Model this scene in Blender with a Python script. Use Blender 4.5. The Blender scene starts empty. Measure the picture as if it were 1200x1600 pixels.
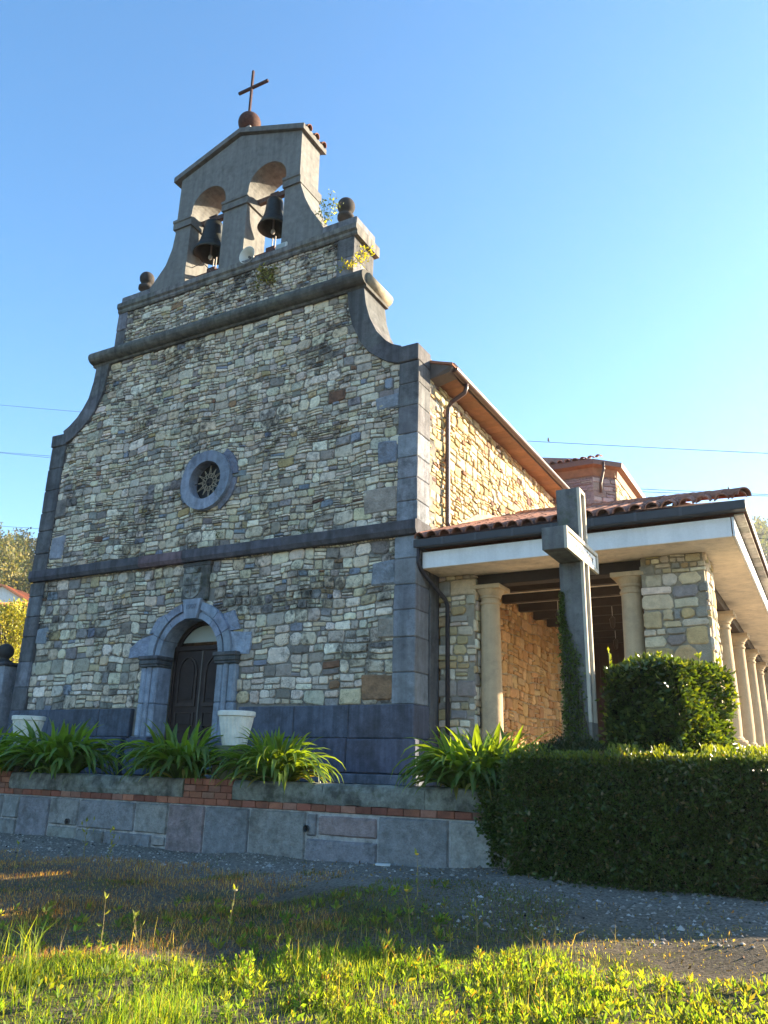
import bpy, bmesh, math, random
import numpy as np
from mathutils import Vector, Matrix, noise as mnoise
from mathutils.geometry import tessellate_polygon
random.seed(7); rng = np.random.default_rng(7)
R = math.radians; PI = math.pi
scene = bpy.context.scene; COL = scene.collection

# ------------------------------------------------------------------ camera, sky, sun, exposure
CAM = (11.79685, -12.78938, 0.28207)
F_PX = 1236.09
YAW, PITCH, ROLL = -0.50884, 0.312727, 0.0261
def cam_axes():
    cy, sy, cp, sp = math.cos(YAW), math.sin(YAW), math.cos(PITCH), math.sin(PITCH)
    f = Vector((sy*cp, cy*cp, sp)); r = Vector((cy, -sy, 0)); u = r.cross(f)
    cr, sr = math.cos(ROLL), math.sin(ROLL)
    return cr*r+sr*u, -sr*r+cr*u, f
AX_R, AX_U, AX_F = cam_axes()
cd = bpy.data.cameras.new('camera'); cam = bpy.data.objects.new('camera', cd); COL.objects.link(cam)
cam.matrix_world = Matrix(((AX_R.x, AX_U.x, -AX_F.x, CAM[0]), (AX_R.y, AX_U.y, -AX_F.y, CAM[1]), (AX_R.z, AX_U.z, -AX_F.z, CAM[2]), (0, 0, 0, 1)))
cd.sensor_width = 36; cd.lens = F_PX/1600*36; cd.clip_start = 0.05; cd.clip_end = 5000
scene.camera = cam
SUN_AZ, SUN_EL = 41.5, 18.9            # azimuth from +Y towards +X
w = bpy.data.worlds.new('World'); scene.world = w; w.use_nodes = True
nt = w.node_tree; bg = nt.nodes['Background']
sky = nt.nodes.new('ShaderNodeTexSky'); sky.sky_type = 'NISHITA'; sky.sun_disc = False
sky.sun_elevation = R(SUN_EL); sky.sun_rotation = R(SUN_AZ); sky.air_density = 1.0; sky.dust_density = 0.2; sky.ozone_density = 2.2
hs = nt.nodes.new('ShaderNodeHueSaturation'); hs.inputs['Saturation'].default_value = 1.24; hs.inputs['Hue'].default_value = 0.497
nt.links.new(sky.outputs[0], hs.inputs['Color']); nt.links.new(hs.outputs[0], bg.inputs[0]); bg.inputs[1].default_value = 0.08
sl = bpy.data.lights.new('sun', 'SUN'); sl.energy = 5.0; sl.angle = R(0.5); sl.color = (1.0, 0.80, 0.55)
sun = bpy.data.objects.new('sun', sl); COL.objects.link(sun)
SD = Vector((math.sin(R(SUN_AZ))*math.cos(R(SUN_EL)), math.cos(R(SUN_AZ))*math.cos(R(SUN_EL)), math.sin(R(SUN_EL))))
sun.rotation_euler = SD.to_track_quat('Z', 'Y').to_euler(); sun.location = SD*60
vs = scene.view_settings
vs.view_transform = 'Standard'; vs.look = 'None'; vs.gamma = 1.0; vs.use_curve_mapping = False
vs.exposure = 2.38

# ------------------------------------------------------------------ pixel helpers (1200x1600 photo pixels onto a real plane)
def ray(u, v): return AX_R*((u-600)/F_PX) + AX_U*(-(v-800)/F_PX) + AX_F
def atY(u, v, y): d = ray(u, v); t = (y-CAM[1])/d.y; return Vector(CAM)+d*t
def atX(u, v, x): d = ray(u, v); t = (x-CAM[0])/d.x; return Vector(CAM)+d*t
def atZ(u, v, z): d = ray(u, v); t = (z-CAM[2])/d.z; return Vector(CAM)+d*t
def px(p):
    q = Vector(p)-Vector(CAM); z = max(q.dot(AX_F), 0.05)
    return (600+F_PX*q.dot(AX_R)/z, 800-F_PX*q.dot(AX_U)/z)

# ------------------------------------------------------------------ mesh builder
WHITE = (1, 1, 1)
class MB:
    def __init__(s): s.v = []; s.f = []; s.c = []
    def add(s, vs, fs, col=WHITE):
        o = len(s.v); s.v += [tuple(p) for p in vs]; s.f += [tuple(i+o for i in f) for f in fs]
        s.c += [col]*len(vs); return s
    def box(s, x0, y0, z0, x1, y1, z1, col=WHITE, ch=0.008, jit=0.0):
        if x0 > x1: x0, x1 = x1, x0
        if y0 > y1: y0, y1 = y1, y0
        if z0 > z1: z0, z1 = z1, z0
        c = min(ch, (x1-x0)*.45, (y1-y0)*.45, (z1-z0)*.45)
        X = (x0, x1); Y = (y0, y1); Z = (z0, z1); vs = []; idx = {}
        for i in (0, 1):
            for j in (0, 1):
                for k in (0, 1):
                    jx, jy, jz = [random.uniform(-jit, jit) for _ in range(3)] if jit else (0, 0, 0)
                    sx, sy, sz = (1-2*i)*c, (1-2*j)*c, (1-2*k)*c
                    x, y, z = X[i]+jx, Y[j]+jy, Z[k]+jz
                    for a, p in enumerate(((x, y+sy, z+sz), (x+sx, y, z+sz), (x+sx, y+sy, z))):
                        idx[i, j, k, a] = len(vs); vs.append(p)
        fs = []
        g = lambda *a: idx[a]
        fs.append((g(0,0,0,0), g(0,0,1,0), g(0,1,1,0), g(0,1,0,0))); fs.append((g(1,0,0,0), g(1,1,0,0), g(1,1,1,0), g(1,0,1,0)))
        fs.append((g(0,0,0,1), g(1,0,0,1), g(1,0,1,1), g(0,0,1,1))); fs.append((g(0,1,0,1), g(0,1,1,1), g(1,1,1,1), g(1,1,0,1)))
        fs.append((g(0,0,0,2), g(0,1,0,2), g(1,1,0,2), g(1,0,0,2))); fs.append((g(0,0,1,2), g(1,0,1,2), g(1,1,1,2), g(0,1,1,2)))
        for i in (0, 1):
            for j in (0, 1):
                fs.append((g(i,j,0,0), g(i,j,0,1), g(i,j,1,1), g(i,j,1,0)) if i == j else (g(i,j,0,1), g(i,j,0,0), g(i,j,1,0), g(i,j,1,1)))
                fs.append((g(i,0,j,2), g(i,0,j,0), g(i,1,j,0), g(i,1,j,2)) if i == j else (g(i,0,j,0), g(i,0,j,2), g(i,1,j,2), g(i,1,j,0)))
                fs.append((g(0,i,j,1), g(0,i,j,2), g(1,i,j,2), g(1,i,j,1)) if i == j else (g(0,i,j,2), g(0,i,j,1), g(1,i,j,1), g(1,i,j,2)))
                for k in (0, 1):
                    t = (g(i,j,k,0), g(i,j,k,1), g(i,j,k,2)); fs.append(t if (i+j+k) % 2 else t[::-1])
        return s.add(vs, fs, col)
    def prism(s, outer, d0, d1, mp, holes=(), col=WHITE):
        """polygon (a,b) with holes, extruded from depth d0 to d1; mp(a,b,d)->xyz"""
        loops = [list(outer)]+[list(h) for h in holes]
        flat = [p for l in loops for p in l]; n = len(flat)
        tri = tessellate_polygon([[Vector((p[0], p[1], 0)) for p in l] for l in loops])
        vs = [mp(a, b, d0) for a, b in flat]+[mp(a, b, d1) for a, b in flat]
        fs = []
        for t in tri:
            fs.append(tuple(t)); fs.append(tuple(i+n for i in t[::-1]))
        o = 0
        for l in loops:
            m = len(l)
            for i in range(m):
                a, b = o+i, o+(i+1) % m; fs.append((a, b, b+n, a+n))
            o += m
        return s.add(vs, fs, col)
    def tube(s, pts, r, n=8, col=WHITE, cap=True):
        pts = [Vector(p) for p in pts]; rs = r if isinstance(r, (list, tuple)) else [r]*len(pts)
        vs = []; fs = []; prev = None
        for i, p in enumerate(pts):
            t = (pts[min(i+1, len(pts)-1)]-pts[max(i-1, 0)]).normalized()
            if prev is None:
                a = Vector((0, 0, 1)) if abs(t.z) < .9 else Vector((1, 0, 0)); u = t.cross(a).normalized()
            else:
                u = (prev-t*prev.dot(t)).normalized()
            prev = u; v_ = t.cross(u)
            for k in range(n):
                a = 2*PI*k/n; vs.append(p+(u*math.cos(a)+v_*math.sin(a))*rs[i])
        for i in range(len(pts)-1):
            for k in range(n):
                a, b = i*n+k, i*n+(k+1) % n; fs.append((a, b, b+n, a+n))
        if cap: fs.append(tuple(range(n))[::-1]); fs.append(tuple(range((len(pts)-1)*n, len(pts)*n)))
        return s.add(vs, fs, col)
    def lathe(s, prof, c, n=20, col=WHITE, axis='Z', cap=True):
        vs = []; fs = []; c = Vector(c)
        for r, h in prof:
            for k in range(n):
                a = 2*PI*k/n; x, y = r*math.cos(a), r*math.sin(a)
                vs.append(c+(Vector((x, y, h)) if axis == 'Z' else Vector((x, h, y)) if axis == 'Y' else Vector((h, x, y))))
        for i in range(len(prof)-1):
            for k in range(n):
                a, b = i*n+k, i*n+(k+1) % n; fs.append((a, b, b+n, a+n))
        if cap: fs.append(tuple(range(n))[::-1]); fs.append(tuple(range((len(prof)-1)*n, len(prof)*n)))
        return s.add(vs, fs, col)
    def mesh(s, name, mat, smooth=False):
        me = bpy.data.meshes.new(name); me.from_pydata(s.v, [], s.f)
        ca = me.color_attributes.new('Col', 'FLOAT_COLOR', 'POINT')
        c = np.ones((len(s.v), 4), np.float32); c[:, :3] = np.array(s.c, np.float32).reshape(-1, 3); ca.data.foreach_set('color', c.ravel())
        if smooth: me.shade_smooth()
        me.materials.append(mat)
        bm = bmesh.new(); bm.from_mesh(me); bmesh.ops.recalc_face_normals(bm, faces=bm.faces); bm.to_mesh(me); bm.free()
        return me
    def build(s, name, mat, parent=None, smooth=False, **kw):
        return link(name, s.mesh(name, mat, smooth), parent, **kw)
def link(name, data, parent=None, loc=None, rot=None, scale=None, **kw):
    o = bpy.data.objects.new(name, data); COL.objects.link(o)
    if parent: o.parent = parent
    if loc is not None: o.location = loc
    if rot is not None: o.rotation_euler = rot
    if scale is not None: o.scale = (scale,)*3 if isinstance(scale, (int, float)) else scale
    for k, v in kw.items(): o[k] = v
    return o
def thing(name, label, cat, loc=(0, 0, 0), group=None, rot=None):
    o = link(name, None, None, loc, rot); o['label'] = label; o['category'] = cat
    if group: o['group'] = group
    return o
def tag(o, label, cat, group=None):
    o['label'] = label; o['category'] = cat
    if group: o['group'] = group
    return o
def npmesh(name, V, T, mat, col=None, smooth=False):
    """fast mesh from numpy: V (n,3), T (m,3|4)"""
    me = bpy.data.meshes.new(name); k = T.shape[1]
    me.vertices.add(len(V)); me.vertices.foreach_set('co', np.ascontiguousarray(V, np.float32).ravel())
    me.loops.add(T.size); me.loops.foreach_set('vertex_index', np.ascontiguousarray(T, np.int32).ravel())
    me.polygons.add(len(T)); me.polygons.foreach_set('loop_start', np.arange(0, T.size, k, dtype=np.int32))
    me.update(calc_edges=True)
    c = np.ones((len(V), 4), np.float32)
    if col is not None: c[:, :3] = col
    ca = me.color_attributes.new('Col', 'FLOAT_COLOR', 'POINT'); ca.data.foreach_set('color', c.ravel())
    if smooth: me.shade_smooth()
    me.materials.append(mat); return me
XZ = lambda a, b, d: (a, d, b)          # plane facing -Y, d is Y
YZ = lambda a, b, d: (d, a, b)          # plane facing X, d is X
def jcol(c, v=.12, h=.03):
    m = 1+random.uniform(-v, v); return tuple(max(.01, x*m+random.uniform(-h, h)*x) for x in c)

# ------------------------------------------------------------------ materials
def new_mat(name):
    m = bpy.data.materials.new(name); m.use_nodes = True; t = m.node_tree
    return m, t, t.nodes, t.links, t.nodes['Principled BSDF']
def mathn(N, L, op, a, b=None, clamp=False):
    n = N.new('ShaderNodeMath'); n.operation = op; n.use_clamp = clamp
    for i, x in enumerate((a, b)):
        if x is None: continue
        if hasattr(x, 'is_linked') or hasattr(x, 'links'): L.new(x, n.inputs[i])
        else: n.inputs[i].default_value = x
    return n.outputs[0]
def noisen(N, L, vec, scale, detail=4, rough=.55):
    n = N.new('ShaderNodeTexNoise'); n.inputs['Scale'].default_value = scale; n.inputs['Detail'].default_value = detail; n.inputs['Roughness'].default_value = rough
    if vec is not None: L.new(vec, n.inputs['Vector'])
    return n.outputs['Fac']
def mixc(N, L, fac, a, b, mode='MIX'):
    n = N.new('ShaderNodeMix'); n.data_type = 'RGBA'; n.blend_type = mode
    for k, x in ((0, fac), (6, a), (7, b)):
        if hasattr(x, 'links'): L.new(x, n.inputs[k])
        elif k == 0: n.inputs[0].default_value = x
        else: n.inputs[k].default_value = (*x, 1)
    return n.outputs[2]
def ramp(N, L, fac, p0, p1, c0=(0, 0, 0), c1=(1, 1, 1)):
    n = N.new('ShaderNodeValToRGB'); n.color_ramp.elements[0].position = p0; n.color_ramp.elements[1].position = p1
    n.color_ramp.elements[0].color = (*c0, 1); n.color_ramp.elements[1].color = (*c1, 1); L.new(fac, n.inputs[0]); return n.outputs[0]
def surf(name, tint=WHITE, rough=.9, spec=.25, var=.35, vscale=14, fine=90, bump=.35, bscale=45, dist=.02,
         stain=None, stain_s=(1.1, .52, .66), streak=0.0, metal=0.0, objrand=0.0, speck=0.0, moss=None, moss_s=(2.2, .55, .68)):
    m, t, N, L, B = new_mat(name)
    at = N.new('ShaderNodeAttribute'); at.attribute_name = 'Col'
    pos = N.new('ShaderNodeNewGeometry').outputs['Position']
    c = mixc(N, L, 1.0, at.outputs['Color'], tint, 'MULTIPLY')
    n1 = noisen(N, L, pos, vscale, 5); n2 = noisen(N, L, pos, fine, 3)
    v = mathn(N, L, 'ADD', mathn(N, L, 'MULTIPLY', mathn(N, L, 'SUBTRACT', n1, .5), var*3.2), mathn(N, L, 'MULTIPLY', mathn(N, L, 'SUBTRACT', n2, .5), var*1.6))
    v = mathn(N, L, 'ADD', v, 1.0)
    if objrand:
        oi = N.new('ShaderNodeObjectInfo'); v = mathn(N, L, 'MULTIPLY', v, mathn(N, L, 'ADD', mathn(N, L, 'MULTIPLY', oi.outputs['Random'], objrand*2), 1-objrand))
    comb = N.new('ShaderNodeCombineColor'); [L.new(v, comb.inputs[i]) for i in range(3)]
    c = mixc(N, L, 1.0, c, comb.outputs[0], 'MULTIPLY')
    if streak:
        mp = N.new('ShaderNodeMapping'); mp.inputs['Scale'].default_value = (7, 7, .35); L.new(pos, mp.inputs[0])
        s = ramp(N, L, noisen(N, L, mp.outputs[0], 1.0, 5), .42, .7); c = mixc(N, L, mathn(N, L, 'MULTIPLY', s, streak), c, (.03, .032, .036))
    if stain:
        a = noisen(N, L, pos, stain_s[0], 6, .62); b = noisen(N, L, pos, 9, 4, .65)
        f = ramp(N, L, mathn(N, L, 'ADD', mathn(N, L, 'MULTIPLY', a, .62), mathn(N, L, 'MULTIPLY', b, .38)), stain_s[1], stain_s[2])
        c = mixc(N, L, mathn(N, L, 'MULTIPLY', f, stain[1]), c, stain[0])
    if speck:
        f = ramp(N, L, mathn(N, L, 'ADD', mathn(N, L, 'MULTIPLY', noisen(N, L, pos, 34, 4, .7), .6), mathn(N, L, 'MULTIPLY', noisen(N, L, pos, 2.1, 3), .4)), .55, .62); c = mixc(N, L, mathn(N, L, 'MULTIPLY', f, speck), c, (.05, .05, .048))
    if moss:
        f = ramp(N, L, noisen(N, L, pos, moss_s[0], 6, .65), moss_s[1], moss_s[2]); c = mixc(N, L, mathn(N, L, 'MULTIPLY', f, moss[1]), c, moss[0])
    L.new(c, B.inputs['Base Color']); B.inputs['Roughness'].default_value = rough; B.inputs['Specular IOR Level'].default_value = spec; B.inputs['Metallic'].default_value = metal
    if bump:
        bn = N.new('ShaderNodeBump'); bn.inputs['Strength'].default_value = bump; bn.inputs['Distance'].default_value = dist
        h = mathn(N, L, 'ADD', noisen(N, L, pos, bscale, 6, .6), mathn(N, L, 'MULTIPLY', n1, .6)); L.new(h, bn.inputs['Height']); L.new(bn.outputs[0], B.inputs['Normal'])
    return m
def leafmat(name, trans=.4, tcol=(1.6, 1.5, .5), rough=.45, objrand=.0, vscale=6, var=.5):
    m, t, N, L, B = new_mat(name)
    at = N.new('ShaderNodeAttribute'); at.attribute_name = 'Col'
    pos = N.new('ShaderNodeNewGeometry').outputs['Position']
    v = mathn(N, L, 'ADD', mathn(N, L, 'MULTIPLY', mathn(N, L, 'SUBTRACT', noisen(N, L, pos, vscale, 3), .5), var*2), 1.0)
    if objrand:
        oi = N.new('ShaderNodeObjectInfo'); v = mathn(N, L, 'MULTIPLY', v, mathn(N, L, 'ADD', mathn(N, L, 'MULTIPLY', oi.outputs['Random'], objrand*2), 1-objrand))
    comb = N.new('ShaderNodeCombineColor'); [L.new(v, comb.inputs[i]) for i in range(3)]
    c = mixc(N, L, 1.0, at.outputs['Color'], comb.outputs[0], 'MULTIPLY')
    L.new(c, B.inputs['Base Color']); B.inputs['Roughness'].default_value = rough; B.inputs['Specular IOR Level'].default_value = .4
    tr = N.new('ShaderNodeBsdfTranslucent'); L.new(mixc(N, L, 1.0, c, tcol, 'MULTIPLY'), tr.inputs[0])
    mx = N.new('ShaderNodeMixShader'); mx.inputs[0].default_value = trans
    L.new(B.outputs[0], mx.inputs[1]); L.new(tr.outputs[0], mx.inputs[2]); L.new(mx.outputs[0], N['Material Output'].inputs[0])
    return m
BLACKL = (.028, .028, .027)
M = {}
M['rubble'] = surf('rubble', var=.32, vscale=11, fine=70, bump=.7, bscale=38, dist=.03, stain=(BLACKL, .88), stain_s=(.75, .50, .61), speck=.55)
M['rubble_clean'] = surf('rubble_clean', var=.28, vscale=11, fine=70, bump=.6, bscale=38, dist=.03)
M['mortar'] = surf('mortar', rough=1, var=.35, vscale=8, fine=60, bump=.5, bscale=60, stain=(BLACKL, .8), stain_s=(.55, .52, .64))
M['dressed'] = surf('dressed', var=.36, vscale=6, fine=50, bump=.45, bscale=40, streak=.65, stain=((.035, .036, .04), .7), stain_s=(1.8, .48, .66), speck=.25)
M['dressed_clean'] = surf('dressed_clean', var=.3, vscale=6, fine=50, bump=.45, bscale=40, streak=.4, stain=((.05, .052, .058), .5), stain_s=(2.2, .50, .68), speck=.2)
M['render'] = surf('render', var=.25, vscale=7, fine=80, bump=.5, bscale=70, streak=.3, stain=((.05, .05, .05), .55), stain_s=(1.2, .5, .7))
M['concrete'] = surf('concrete', var=.35, vscale=9, fine=70, bump=.4, bscale=70, streak=.5, stain=((.03, .035, .03), .7), stain_s=(1.8, .48, .62), moss=((.05, .075, .02), .45), moss_s=(3.5, .55, .66))
M['kerb'] = surf('kerb', var=.45, vscale=16, fine=70, bump=.5, bscale=50, stain=((.03, .032, .03), .75), stain_s=(4, .47, .6), moss=((.05, .06, .025), .5), moss_s=(6, .52, .65))
M['ashlar'] = surf('ashlar', var=.36, vscale=8, fine=50, bump=.9, bscale=24, dist=.04, speck=.25, stain=((.06, .06, .055), .6), stain_s=(2.5, .5, .66))
M['brick'] = surf('brick', var=.3, vscale=12, fine=80, bump=.3, bscale=80, objrand=.25, stain=((.04, .03, .03), .5), stain_s=(3, .5, .66))
M['tile'] = surf('tile', var=.35, vscale=12, fine=60, bump=.25, bscale=60, objrand=.35, stain=((.05, .045, .04), .65), stain_s=(6, .5, .66))
M['paint_white'] = surf('paint_white', rough=.7, var=.1, streak=.10, vscale=3, fine=40, bump=.05, stain=((.45, .43, .4), .25), stain_s=(2, .5, .75))
M['plaster'] = surf('plaster', rough=.9, var=.16, vscale=4, fine=50, bump=.2, bscale=50, streak=.15, stain=((.2, .17, .13), .45), stain_s=(2.4, .50, .70))
M['stone_pale'] = surf('stone_pale', var=.15, vscale=8, fine=60, bump=.25, bscale=60)
M['metal_dark'] = surf('metal_dark', rough=.55, spec=.4, var=.2, vscale=10, bump=.05)
M['metal_brown'] = surf('metal_brown', rough=.4, spec=.5, var=.15, vscale=10, bump=.03)
M['rust'] = surf('rust', rough=.8, var=.6, vscale=18, fine=90, bump=.3, bscale=60)
M['bronze'] = surf('bronze', rough=.5, spec=.5, var=.45, vscale=8, fine=50, bump=.1, metal=.6, streak=.4)
M['wood_dark'] = surf('wood_dark', rough=.7, var=.3, vscale=6, bump=.2, bscale=40)
M['timber'] = surf('timber', rough=.7, var=.25, vscale=6, bump=.15, bscale=40)
M['plastic'] = surf('plastic', rough=.5, spec=.4, var=.08, vscale=6, bump=0)
M['pot'] = surf('pot', rough=.7, var=.22, vscale=9, fine=70, bump=.15, bscale=60, stain=((.25, .24, .2), .5), stain_s=(5, .55, .7))
M['soil'] = surf('soil', rough=1, var=.6, vscale=10, fine=60, bump=.8, bscale=40, dist=.04)
M['bark'] = surf('bark', rough=1, var=.5, vscale=14, bump=.6)
M['agapanthus'] = leafmat('agapanthus', .42, (3.4, 2.6, .35), rough=.32, objrand=.35)
M['hedge'] = leafmat('hedge', .35, (2.6, 2.2, .3), rough=.35, vscale=3)
M['laurel'] = leafmat('laurel', .3, (2.6, 2.2, .3), rough=.22, vscale=3)
M['grass'] = leafmat('grass', .5, (2.4, 2.25, .42), rough=.8, vscale=1.5)
M['tree'] = leafmat('tree', .35, (1.6, 1.5, .4), rough=.6, vscale=.5)
def glassmat():
    m, t, N, L, B = new_mat('dark_glass'); B.inputs['Base Color'].default_value = (.012, .013, .016, 1); B.inputs['Roughness'].default_value = .45; B.inputs['Specular IOR Level'].default_value = .3; return m
M['glass'] = glassmat()
def frosted():
    m, t, N, L, B = new_mat('frosted_glass'); B.inputs['Base Color'].default_value = (.30, .33, .30, 1); B.inputs['Roughness'].default_value = .35; return m
M['frosted'] = frosted()

# stone palettes (linear base colours)
CREAM = [(.60, .53, .41), (.70, .63, .50), (.54, .47, .36), (.58, .49, .34), (.52, .47, .39), (.43, .39, .32), (.72, .66, .54), (.64, .58, .46)]
GREY = [(.28, .26, .22), (.33, .30, .25), (.23, .21, .19), (.26, .25, .24)]
BLUE = [(.22, .25, .30), (.27, .30, .34)]
BROWN = [(.20, .11, .07), (.27, .17, .10), (.14, .08, .06)]
WARM = [(.46, .37, .21), (.50, .42, .27), (.42, .31, .16), (.53, .46, .32), (.40, .34, .22), (.44, .33, .17)]
def pick_facade(a, b):
    r = random.random()
    if r < .80: c = random.choice(CREAM)
    elif r < .955: c = random.choice(GREY)
    elif r < .975: c = random.choice(BLUE)
    else: c = random.choice(BROWN) if r > .992 else random.choice(WARM)
    return jcol(c, .16, .05)
def pick_warm(a, b):
    r = random.random()
    return jcol(random.choice(WARM if r < .8 else CREAM if r < .92 else BROWN), .2, .06)
def pick_bounce_orange(a, b): return jcol(random.choice([(.46, .28, .13), (.42, .25, .11), (.50, .33, .17), (.38, .22, .10)]), .15, .05)  # wall inside the portico: warm bounce light put into the stone colour
def pick_pillar(a, b):
    r = random.random()
    return jcol(random.choice(CREAM if r < .45 else WARM if r < .80 else GREY), .15, .05)
def pick_shade_purple(a, b): return jcol(random.choice([(.34, .27, .26), (.28, .22, .21), (.38, .31, .29), (.22, .17, .17)]), .15, .05)  # tower faces turned from the sun: purplish shade put into the stone colour

# ------------------------------------------------------------------ rubble generator
def courses(a0, a1, b0, b1, hfun, asp=(1.0, 2.6), split=.35, warp=.05, seed=0.0, gap=.010):
    """irregular coursed rubble: list of polygons [(a,b)...]"""
    out = []; z = b0
    def wf(a, b):
        p = Vector((a*.9+seed, b*.9, seed)); q = Vector((a*2.6+seed, b*2.6, seed+9))
        return (a+warp*.5*mnoise.noise(q), b+warp*1.5*mnoise.noise(p)+warp*.6*mnoise.noise(q+Vector((5, 3, 1))))
    def emit(x0, z0, x1, z1):
        w_, h_ = x1-x0, z1-z0
        if w_ < .03 or h_ < .025: return
        g = gap*random.uniform(.7, 1.4); x0 += g; x1 -= g; z0 += g; z1 -= g
        w_, h_ = x1-x0, z1-z0; c = min(w_, h_)*random.uniform(.08, .30); k = min(w_, h_)*.12
        J = lambda: random.uniform(-k, k)
        P = [(x0+c, z0), (x0+w_*.5+J(), z0+J()*.5), (x1-c*random.uniform(.5, 1.4), z0), (x1, z0+c*random.uniform(.5, 1.4)), (x1+J()*.6, z0+h_*.55),
             (x1, z1-c*random.uniform(.5, 1.5)), (x1-c, z1), (x0+w_*.5+J(), z1+J()*.5), (x0+c*random.uniform(.5, 1.4), z1), (x0, z1-c), (x0+J()*.6, z0+h_*.5), (x0, z0+c*random.uniform(.5, 1.4))]
        P = [(a+random.uniform(-k, k)*.35, b+random.uniform(-k, k)*.35) for a, b in P]
        out.append([wf(a, b) for a, b in P])
    while z < b1-.02:
        h = min(hfun(z)*random.uniform(.75, 1.35), max(b1-z, .05)); x = a0-random.uniform(0, .2)
        while x < a1:
            w_ = h*random.uniform(*asp)*(1.0 if h < .2 else .85); x1 = x+w_; r = random.random()
            if r < split and h > .1:
                f = random.uniform(.35, .65); zz = z+h*f
                if random.random() < .5 and w_ > h*1.2:
                    m = x+w_*random.uniform(.35, .65); emit(x, z, m, zz); emit(m, z, x1, zz); emit(x, zz, x1, z+h)
                else:
                    emit(x, z, x1, zz)
                    if random.random() < .5: m = x+w_*random.uniform(.35, .65); emit(x, zz, m, z+h); emit(m, zz, x1, z+h)
                    else: emit(x, zz, x1, z+h)
            elif r < split+.08 and h > .14:
                f = h/3; [emit(x, z+f*i, x1, z+f*(i+1)) for i in range(3)]
            else: emit(x, z, x1, z+h)
            x = x1
        z += h
    return out
def cen(P): return (sum(p[0] for p in P)/len(P), sum(p[1] for p in P)/len(P))
def stone_geo(P, mp, base, prot):
    """12-gon stone: skirt + bevel + slightly domed face; mp(a,b,d) with d outward"""
    n = len(P); cx, cz = cen(P); r = lambda f, d, j=0: [mp(cx+(a-cx)*f, cz+(b-cz)*f, d+random.uniform(-j, j)) for a, b in P]
    tx, tz = random.uniform(-.12, .12), random.uniform(-.12, .12)
    V = [mp(a, b, -.01) for a, b in P]+[mp(cx+(a-cx)*.985, cz+(b-cz)*.985, prot*.62+(a-cx)*tx*.3+(b-cz)*tz*.3) for a, b in P]
    V += [mp(cx+(a-cx)*.82, cz+(b-cz)*.82, prot+(a-cx)*tx*.4+(b-cz)*tz*.4+random.uniform(-.003, .003)) for a, b in P]+[mp(cx, cz, prot+random.uniform(0, .006))]
    Fc = []
    for i in range(n):
        j = (i+1) % n
        Fc += [(i, j, j+n, i+n), (i+n, j+n, j+2*n, i+2*n), (i+2*n, j+2*n, 3*n)]
    return V, Fc
ALL_STONES = []     # (pixel area, verts, faces, colour, owner, material)
def lay(polys, mp, owner, mat, colf, keep=None, clamp=None, prot=(.018, .05)):
    for P in polys:
        c = cen(P)
        if keep and not keep(*c): continue
        if clamp: P = [clamp(a, b) for a, b in P]
        V, Fc = stone_geo(P, mp, 0, random.uniform(*prot))
        q = [px(mp(a, b, .02)) for a, b in P]
        A = abs(sum(q[i][0]*q[(i+1) % len(q)][1]-q[(i+1) % len(q)][0]*q[i][1] for i in range(len(q))))/2
        if not (-10 < q[0][0] < 1210 and -10 < q[0][1] < 1610): A *= .01
        ALL_STONES.append((A, V, Fc, colf(*c), owner, mat))

# ================================================================== THE CHURCH
church = thing('church', 'old stone church with bell gable, arched door, round window and tiled side portico', 'church')
SH = 8.47
Rc_out = [(5.40, 8.50), (5.02, 8.53), (4.80, 8.63), (4.65, 8.75), (4.42, 9.03), (4.24, 9.40), (4.13, 9.78), (4.07, 10.2)]
Rc_in = [(4.96, 8.16), (4.70, 8.25), (4.44, 8.43), (4.20, 8.63), (4.03, 8.87), (3.80, 9.36), (3.70, 9.80), (3.64, 10.22)]
Lc_out = [(-5.44, 8.45), (-5.05, 8.53), (-4.84, 8.64), (-4.60, 8.83), (-4.42, 9.05), (-4.26, 9.32), (-4.16, 9.78), (-4.13, 10.2)]
Lc_in = [(-4.90, 8.16), (-4.66, 8.27), (-4.38, 8.47), (-4.14, 8.68), (-3.95, 8.93), (-3.75, 9.40), (-3.70, 9.80), (-3.67, 10.22)]
def circ(cx, cz, r, n=36, a0=0, a1=2*PI): return [(cx+r*math.cos(a0+(a1-a0)*i/n), cz+r*math.sin(a0+(a1-a0)*i/n)) for i in range(n)]
DX, DZ, DR = .10, 2.42, .80          # door arch centre and radius
OX, OZ = .12, 6.34
HR = DR+.05
door_hole = [(DX-HR, 0.05), (DX+HR, 0.05)]+[(DX+HR*math.cos(PI*i/20), DZ+HR*math.sin(PI*i/20)) for i in range(21)]
outer = [(-5.34, 0.0), (5.38, 0.0)]+[(a-.03, b-.03) for a, b in Rc_out]+[(4.05, 10.3), (3.70, 10.4), (3.70, 11.8), (-3.60, 11.8), (-3.60, 10.4), (-4.10, 10.3)]+[(a+.03, b-.03) for a, b in Lc_out[::-1]]
mb = MB(); mb.prism(outer, 0.0, .85, XZ, [door_hole, circ(OX, OZ, .46)], (.20, .19, .17))
facade = mb.build('facade_wall', M['mortar'], church)

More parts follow.
